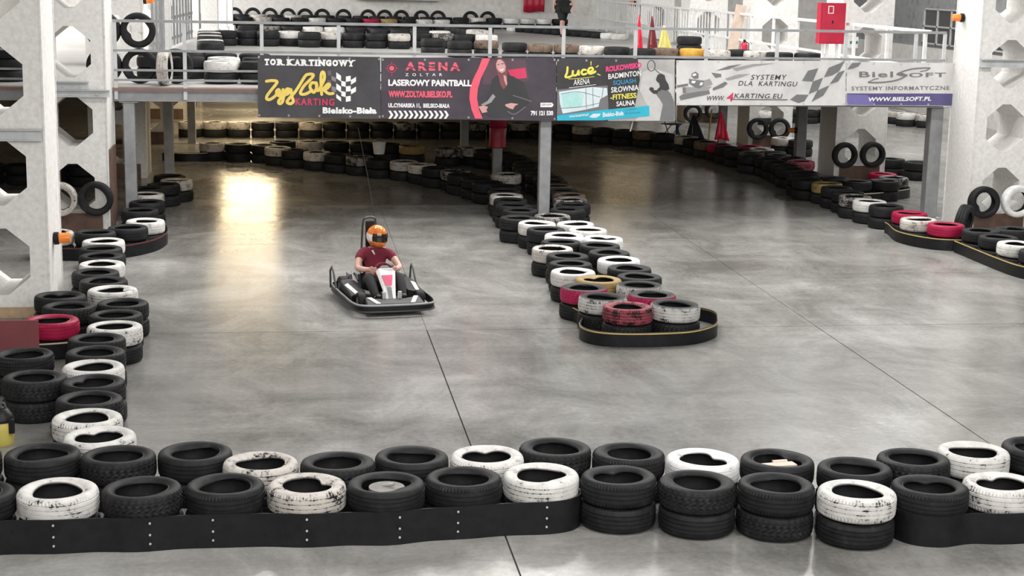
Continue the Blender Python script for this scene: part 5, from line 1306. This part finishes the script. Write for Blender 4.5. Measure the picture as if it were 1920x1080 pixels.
# things in and on tyres
def top_of(px, py): return at(px, py, 0.4)
rF = next(r for r in REC if r.get('label', '').endswith('round wooden disc')); rK = next(r for r in REC if r.get('label', '').endswith('pale piece of board'))
t = thing('wooden_disc', 'round grey wooden disc with a steel bolt sunk in a front-wall tyre', 'disc', (rF['x'], rF['y'], 0.300))
m = MB(); m.lathe([(0, 0), (0.140, 0), (0.142, 0.03), (0.140, 0.06), (0, 0.06)], 28, None); m.build('disc', 'disc_wood', t)
m = MB(); m.tube([(-0.03, 0.03, 0.062), (0.055, -0.02, 0.085)], 0.012, 10); m.build('bolt', 'bolt_steel', t)
m = MB(); m.box(-0.15, 0.15, -0.05, 0.05, 0, 0.018); m.box(-0.02, 0.11, 0.05, 0.075, 0.0, 0.03)
tag(m.build('board_offcut', 'pale_wood', None, (rK['x'], rK['y']-0.01, 0.335), (0.0, 0.0, 0.15)), 'pale wooden offcut lying in a tyre of the second row', 'board')
# black and yellow drum-shaped vacuum
p = at(8, 838); t = thing('drum', 'black-lidded yellow plastic drum beside the front tyre rows', 'drum', (p.x-0.04, p.y+0.10, 0))
m = MB(); m.lathe([(0, 0), (0.105, 0), (0.115, 0.02), (0.115, 0.22), (0.105, 0.24), (0, 0.24)], 24); m.build('body', 'yellow_plastic', t)
m = MB(); m.lathe([(0.122, 0.22), (0.124, 0.25), (0.10, 0.29), (0.07, 0.33), (0.04, 0.345), (0, 0.35)], 24); m.build('lid', 'black_plastic', t)
m = MB(); m.tube([(-0.05, 0, 0.34), (-0.04, 0, 0.385), (0.04, 0, 0.385), (0.05, 0, 0.34)], 0.012, 8); m.build('handle', 'dark_steel', t)
m = MB(); m.box(0.085, 0.13, -0.09, -0.04, 0.12, 0.25); m.build('latch', 'black_plastic', t)
# maroon board leaning
q = aty(73, 640, 17.30); hb = aty(60, 601, 17.30).z
m = MB(); m.box(-0.50, 0.0, -0.012, 0.012, 0, hb); m.box(-0.50, 0.0, 0.012, 0.03, 0.02, 0.06)
tag(m.build('board', 'maroon_board', None, (q.x, 17.30, 0.0), (-0.03, 0, 0.02)), 'maroon board standing in front of the bright red tyre', 'board')
# white bucket on the island wall
p = at(712, 291, 0.4); t = thing('bucket', 'white plastic bucket standing on the island tyre wall', 'bucket', (p.x, p.y+0.25, 0.4))
m = MB(); m.lathe([(0, 0), (0.115, 0), (0.145, 0.24), (0.152, 0.245), (0.150, 0.25), (0.138, 0.24), (0.110, 0.01), (0, 0.01)], 20); m.build('body', 'white_plastic', t)
m = MB(); m.tube([(0.148*math.cos(a*PI/8), -0.02, 0.24+0.10*math.sin(a*PI/8)) for a in range(9)], 0.004, 6); m.build('handle', 'bolt_steel', t)
# hanging white strap below the sports banner
q = aty(1188, 228, 27.9)
m = MB(); m.tube(bez([Vector((q.x, 27.9, 2.07)), Vector((q.x+0.01, 27.9, 1.9)), Vector((q.x-0.03, 27.88, 1.72)), Vector((q.x-0.06, 27.88, 1.60))], 5), [0.012]*16, 6)
tag(m.build('strap', 'white_plastic'), 'white strap hanging from the deck beam below the sports banner', 'strap')

# flags on sticks
def flag(base, h, lean, mat, lab, w=0.26, L=0.7):
    t = thing('flag', lab, 'flag', base, None, 'marshal flags on sticks')
    m = MB(); m.tube([(0, 0, 0), (lean*h, 0, h)], 0.010, 8); m.build('stick', 'pale_wood', t)
    m = MB(); vs, fs = [], []
    for j in range(9):
        f = j/8; z_ = h-L*f; ww = w*(0.10+0.9*f)
        for i in range(9):
            u = i/8-0.35; vs.append((lean*z_+u*ww, 0.035*math.sin(i*1.9+j*0.5)*f-0.02, z_-0.10*abs(u)*f))
    for j in range(8):
        for i in range(8): a = j*9+i; fs.append((a, a+1, a+10, a+9))
    m.add(vs, fs, None, True); o = m.build('cloth', mat, t); o.modifiers.new('thick', 'SOLIDIFY').thickness = 0.006
def flag_deck(px, ytop, mat, lab, Y=38.0, w=0.3, L=0.75):
    p = aty(px, ytop, Y); flag((p.x, Y, DECK), p.z-DECK, 0.0, mat, lab, w, L)
flag_deck(1198, 28, 'bright_red_flag', 'bright red flag standing behind the deck railing', 38.2, 0.22, 0.9)
flag_deck(1222, 30, 'dark_red_flag', 'dark maroon flag standing behind the deck railing', 38.4, 0.30, 0.85)
flag_deck(1244, 48, 'yellow_flag', 'pale yellow flag standing behind the deck railing', 38.0, 0.42, 0.62)
def flag_low(px, yb, yt, mat, lab, Y, w=0.5, L=0.75, lean=0):
    a = aty(px, yb, Y); b_ = aty(px, yt, Y); flag((a.x, Y, 0.0), b_.z, lean, mat, lab, w, L)
flag_low(1298, 255, 215, 'black_flag', 'black flag standing by the far bend under the deck', 41.6, 0.55, 0.62)
flag_low(1349, 258, 210, 'bright_red_flag', 'red flag standing by the far bend under the deck', 40.6, 0.42, 0.70)
q = aty(1330, 208, 41.0); m = MB(); m.tube([(q.x, 41.0, 0), (q.x+0.06, 41.0, q.z)], 0.022, 8); m.tube([(q.x+0.06, 41.0, q.z), (q.x+0.061, 41.0, q.z+0.03)], 0.03, 8)
tag(m.build('pole', 'yellow_flag'), 'pale yellow pole between the black and red flags', 'pole')
# folding chair with a blue cloth near the flags
p = aty(1262, 238, 41.9); t = thing('folding_chair', 'dark folding chair with a blue cloth by the far bend', 'chair', (p.x-0.05, 41.9, 0), (0, 0, 0.6))
for s in (-1, 1):
    m = MB(); m.tube([(s*0.21, -0.2, 0), (s*0.21, 0.22, 0.85)], 0.013, 8); m.build('leg', 'dark_steel', t)
    m = MB(); m.tube([(s*0.19, 0.24, 0), (s*0.19, -0.18, 0.46)], 0.013, 8); m.build('leg', 'dark_steel', t)
m = MB(); m.box(-0.21, 0.21, -0.2, 0.18, 0.44, 0.465); m.build('seat', 'black_plastic', t)
m = MB(); m.box(-0.21, 0.21, 0.17, 0.19, 0.62, 0.86); m.build('backrest', 'black_plastic', t)
m = MB(); m.box(-0.05, 0.06, -0.215, -0.203, 0.18, 0.47); m.build('cloth', 'blue_cloth', t)

# red hose cabinet on the deck
q0, q1 = aty(1536, 82, 32.6), aty(1587, 6, 32.6); w, h = q1.x-q0.x, q1.z-q0.z
t = thing('hose_cabinet', 'red fire hose cabinet standing on the deck behind the railing', 'cabinet', (q0.x, 32.6, q0.z))
m = MB(); m.box(0, w, 0, 0.25, 0, h); m.build('body', 'red_enamel', t)
m = MB(); m.box(0.02, w-0.02, -0.015, -0.001, 0.02, h-0.02); d = m.build('door', 'red_enamel', t)
m = MB(); m.box(w*0.46, w*0.50, -0.03, -0.016, h*0.50, h*0.57); m.build('lock', 'black_plastic', d)
m = MB(); m.box(w*0.28, w*0.50, -0.019, -0.0155, h*0.74, h*0.93); m.build('notice', 'white_plastic', d)
m = MB(); m.box(w*0.31, w*0.47, -0.021, -0.0192, h*0.76, h*0.91); m.build('notice_panel', 'red_enamel', d)
for xx in (w*0.18, w*0.36, w*0.75): 
    m = MB(); m.box(xx, xx+0.05, 0.10, 0.15, DECK-q0.z, 0); m.build('leg', 'white_paint_metal', t)
# red cloth panel high at the back of the deck
q0, q1 = aty(981, 22, YB-0.1), aty(1021, -18, YB-0.1)
t = thing('wall_panel', 'red cloth panel hung at the back of the deck', 'panel', (q0.x, YB-0.1, q0.z))
m = MB(); vs, fs = [], []
W = q1.x-q0.x
for j in range(5):
    for i in range(13): vs.append((W*i/12, -0.05-0.02*math.sin(i*1.7), j*0.3-0.03*(j == 0)*math.sin(i*0.5)))
for j in range(4):
    for i in range(12): a = j*13+i; fs.append((a, a+1, a+14, a+13))
m.add(vs, fs, None, True); o = m.build('cloth', 'red_enamel', t); o.modifiers.new('thick', 'SOLIDIFY').thickness = 0.02
m = MB(); m.tube([(-0.05, -0.04, 1.2), (W+0.05, -0.04, 1.2)], 0.02, 8); m.build('rod', 'grey_steel', t)
# black tarpaulin hump at the right end of the deck
m = MB(); vs, fs = [], []
for j in range(9):
    for i in range(15):
        u, v = i/14, j/8; hgt = (0.05+0.33*math.sin(PI*u)**0.7*(0.55+0.45*math.sin(5*u+1)))*math.sin(PI*v)**0.5
        vs.append((u*1.35, v*0.8, hgt))
for j in range(8):
    for i in range(14): a = j*15+i; fs.append((a, a+1, a+16, a+15))
m.add(vs, fs, None, True); o = m.build('tarpaulin', 'black_plastic', None, (9.95, 29.6, DECK+0.4)); o.modifiers.new('thick', 'SOLIDIFY').thickness = 0.01
o.location = (10.15, 28.5, DECK); o.scale = (1, 1, 1.55)
tag(o, 'crumpled black tarpaulin at the right end of the deck', 'tarpaulin')
# grid window and door in the right wall, exit sign
z0 = aty(1700, 108, 50).z
r = MB(); r.box(XR-0.06, XR-0.004, 44.8, 51.6, 2.3, 3.45, 'dark_glass'); w = struct(r.build('window_20'))
for k in range(7): m = MB(); m.box(XR-0.10, XR-0.06, 44.8+k*1.12, 44.88+k*1.12, 2.3, 3.45, 'pale_steel'); m.build('glazing_bar', None, w)
for zz in (2.3, 2.86, 3.42): m = MB(); m.box(XR-0.10, XR-0.06, 44.8, 51.6, zz, zz+0.05, 'pale_steel'); m.build('glazing_bar', None, w)
r = MB(); r.box(XR-0.25, XR-0.003, 46.6, 47.2, 3.6, 6.0, 'dark_steel'); struct(r.build('trim_6'))
q = aty(1607, 80, 33.6); m = MB(); m.box(-0.13, 0.13, -0.02, 0, -0.12, 0.12, 'white_plastic'); m.box(-0.06, 0.12, -0.024, -0.02, -0.03, 0.03, 'green_sign')
tag(m.build('notice_sign', None, None, (11.95+0.13, 33.72, q.z)), 'white notice with a green emblem beside the red hose cabinet', 'sign')
# leaning plank and extinguisher on the deck
q = aty(1372, 85, 41); m = MB(); m.box(-0.14, 0.14, -0.02, 0.02, 0, 1.35)
tag(m.build('plank', 'pale_wood', None, (q.x, 41, DECK), (0, 0.16, 0)), 'pale wooden plank leaning up behind the deck railing', 'plank')
q = aty(1406, 86, 39.6); t = thing('fire_extinguisher', 'small red and white fire extinguisher on the deck beyond the flags', 'fire extinguisher', (q.x-0.15, 39.6, DECK))
m = MB(); m.lathe([(0, 0), (0.085, 0), (0.09, 0.02), (0.09, 0.36), (0.06, 0.42), (0.03, 0.44), (0, 0.44)], 18); m.build('cylinder', 'red_enamel', t)
m = MB(); m.lathe([(0.092, 0.08), (0.0925, 0.2), (0.092, 0.2)], 18); m.build('label_band', 'white_plastic', t)
m = MB(); m.box(-0.02, 0.02, -0.07, 0.03, 0.44, 0.50); m.tube([(0.02, 0, 0.46), (0.12, 0, 0.40), (0.12, 0, 0.12)], 0.012, 6); m.build('valve', 'black_plastic', t)
# black cable behind the white tyres, paper scrap on the floor
a, b_ = at(100, 822), at(104, 780)
m = MB(); m.tube([(a.x, a.y, 0.008), ((a.x+b_.x)/2-0.03, (a.y+b_.y)/2, 0.008), (b_.x, b_.y, 0.008), (b_.x+0.02, b_.y+0.2, 0.008)], 0.007, 6)
tag(m.build('cable', 'black_plastic'), 'black cable lying beside the white tyres of the long row', 'cable')

# ---------------------------------------------------------------- turn the grown bodies into plain meshes
dg = bpy.context.evaluated_depsgraph_get()
done = []
for o, mat in SKINNED:
    me = bpy.data.meshes.new_from_object(o.evaluated_get(dg)); done.append((o, me, mat))
for o, me, mat in done:
    o.modifiers.clear(); old = o.data; o.data = me; bpy.data.meshes.remove(old)
    me.materials.clear(); me.materials.append(MATS[mat]); me.polygons.foreach_set('use_smooth', [True]*len(me.polygons))
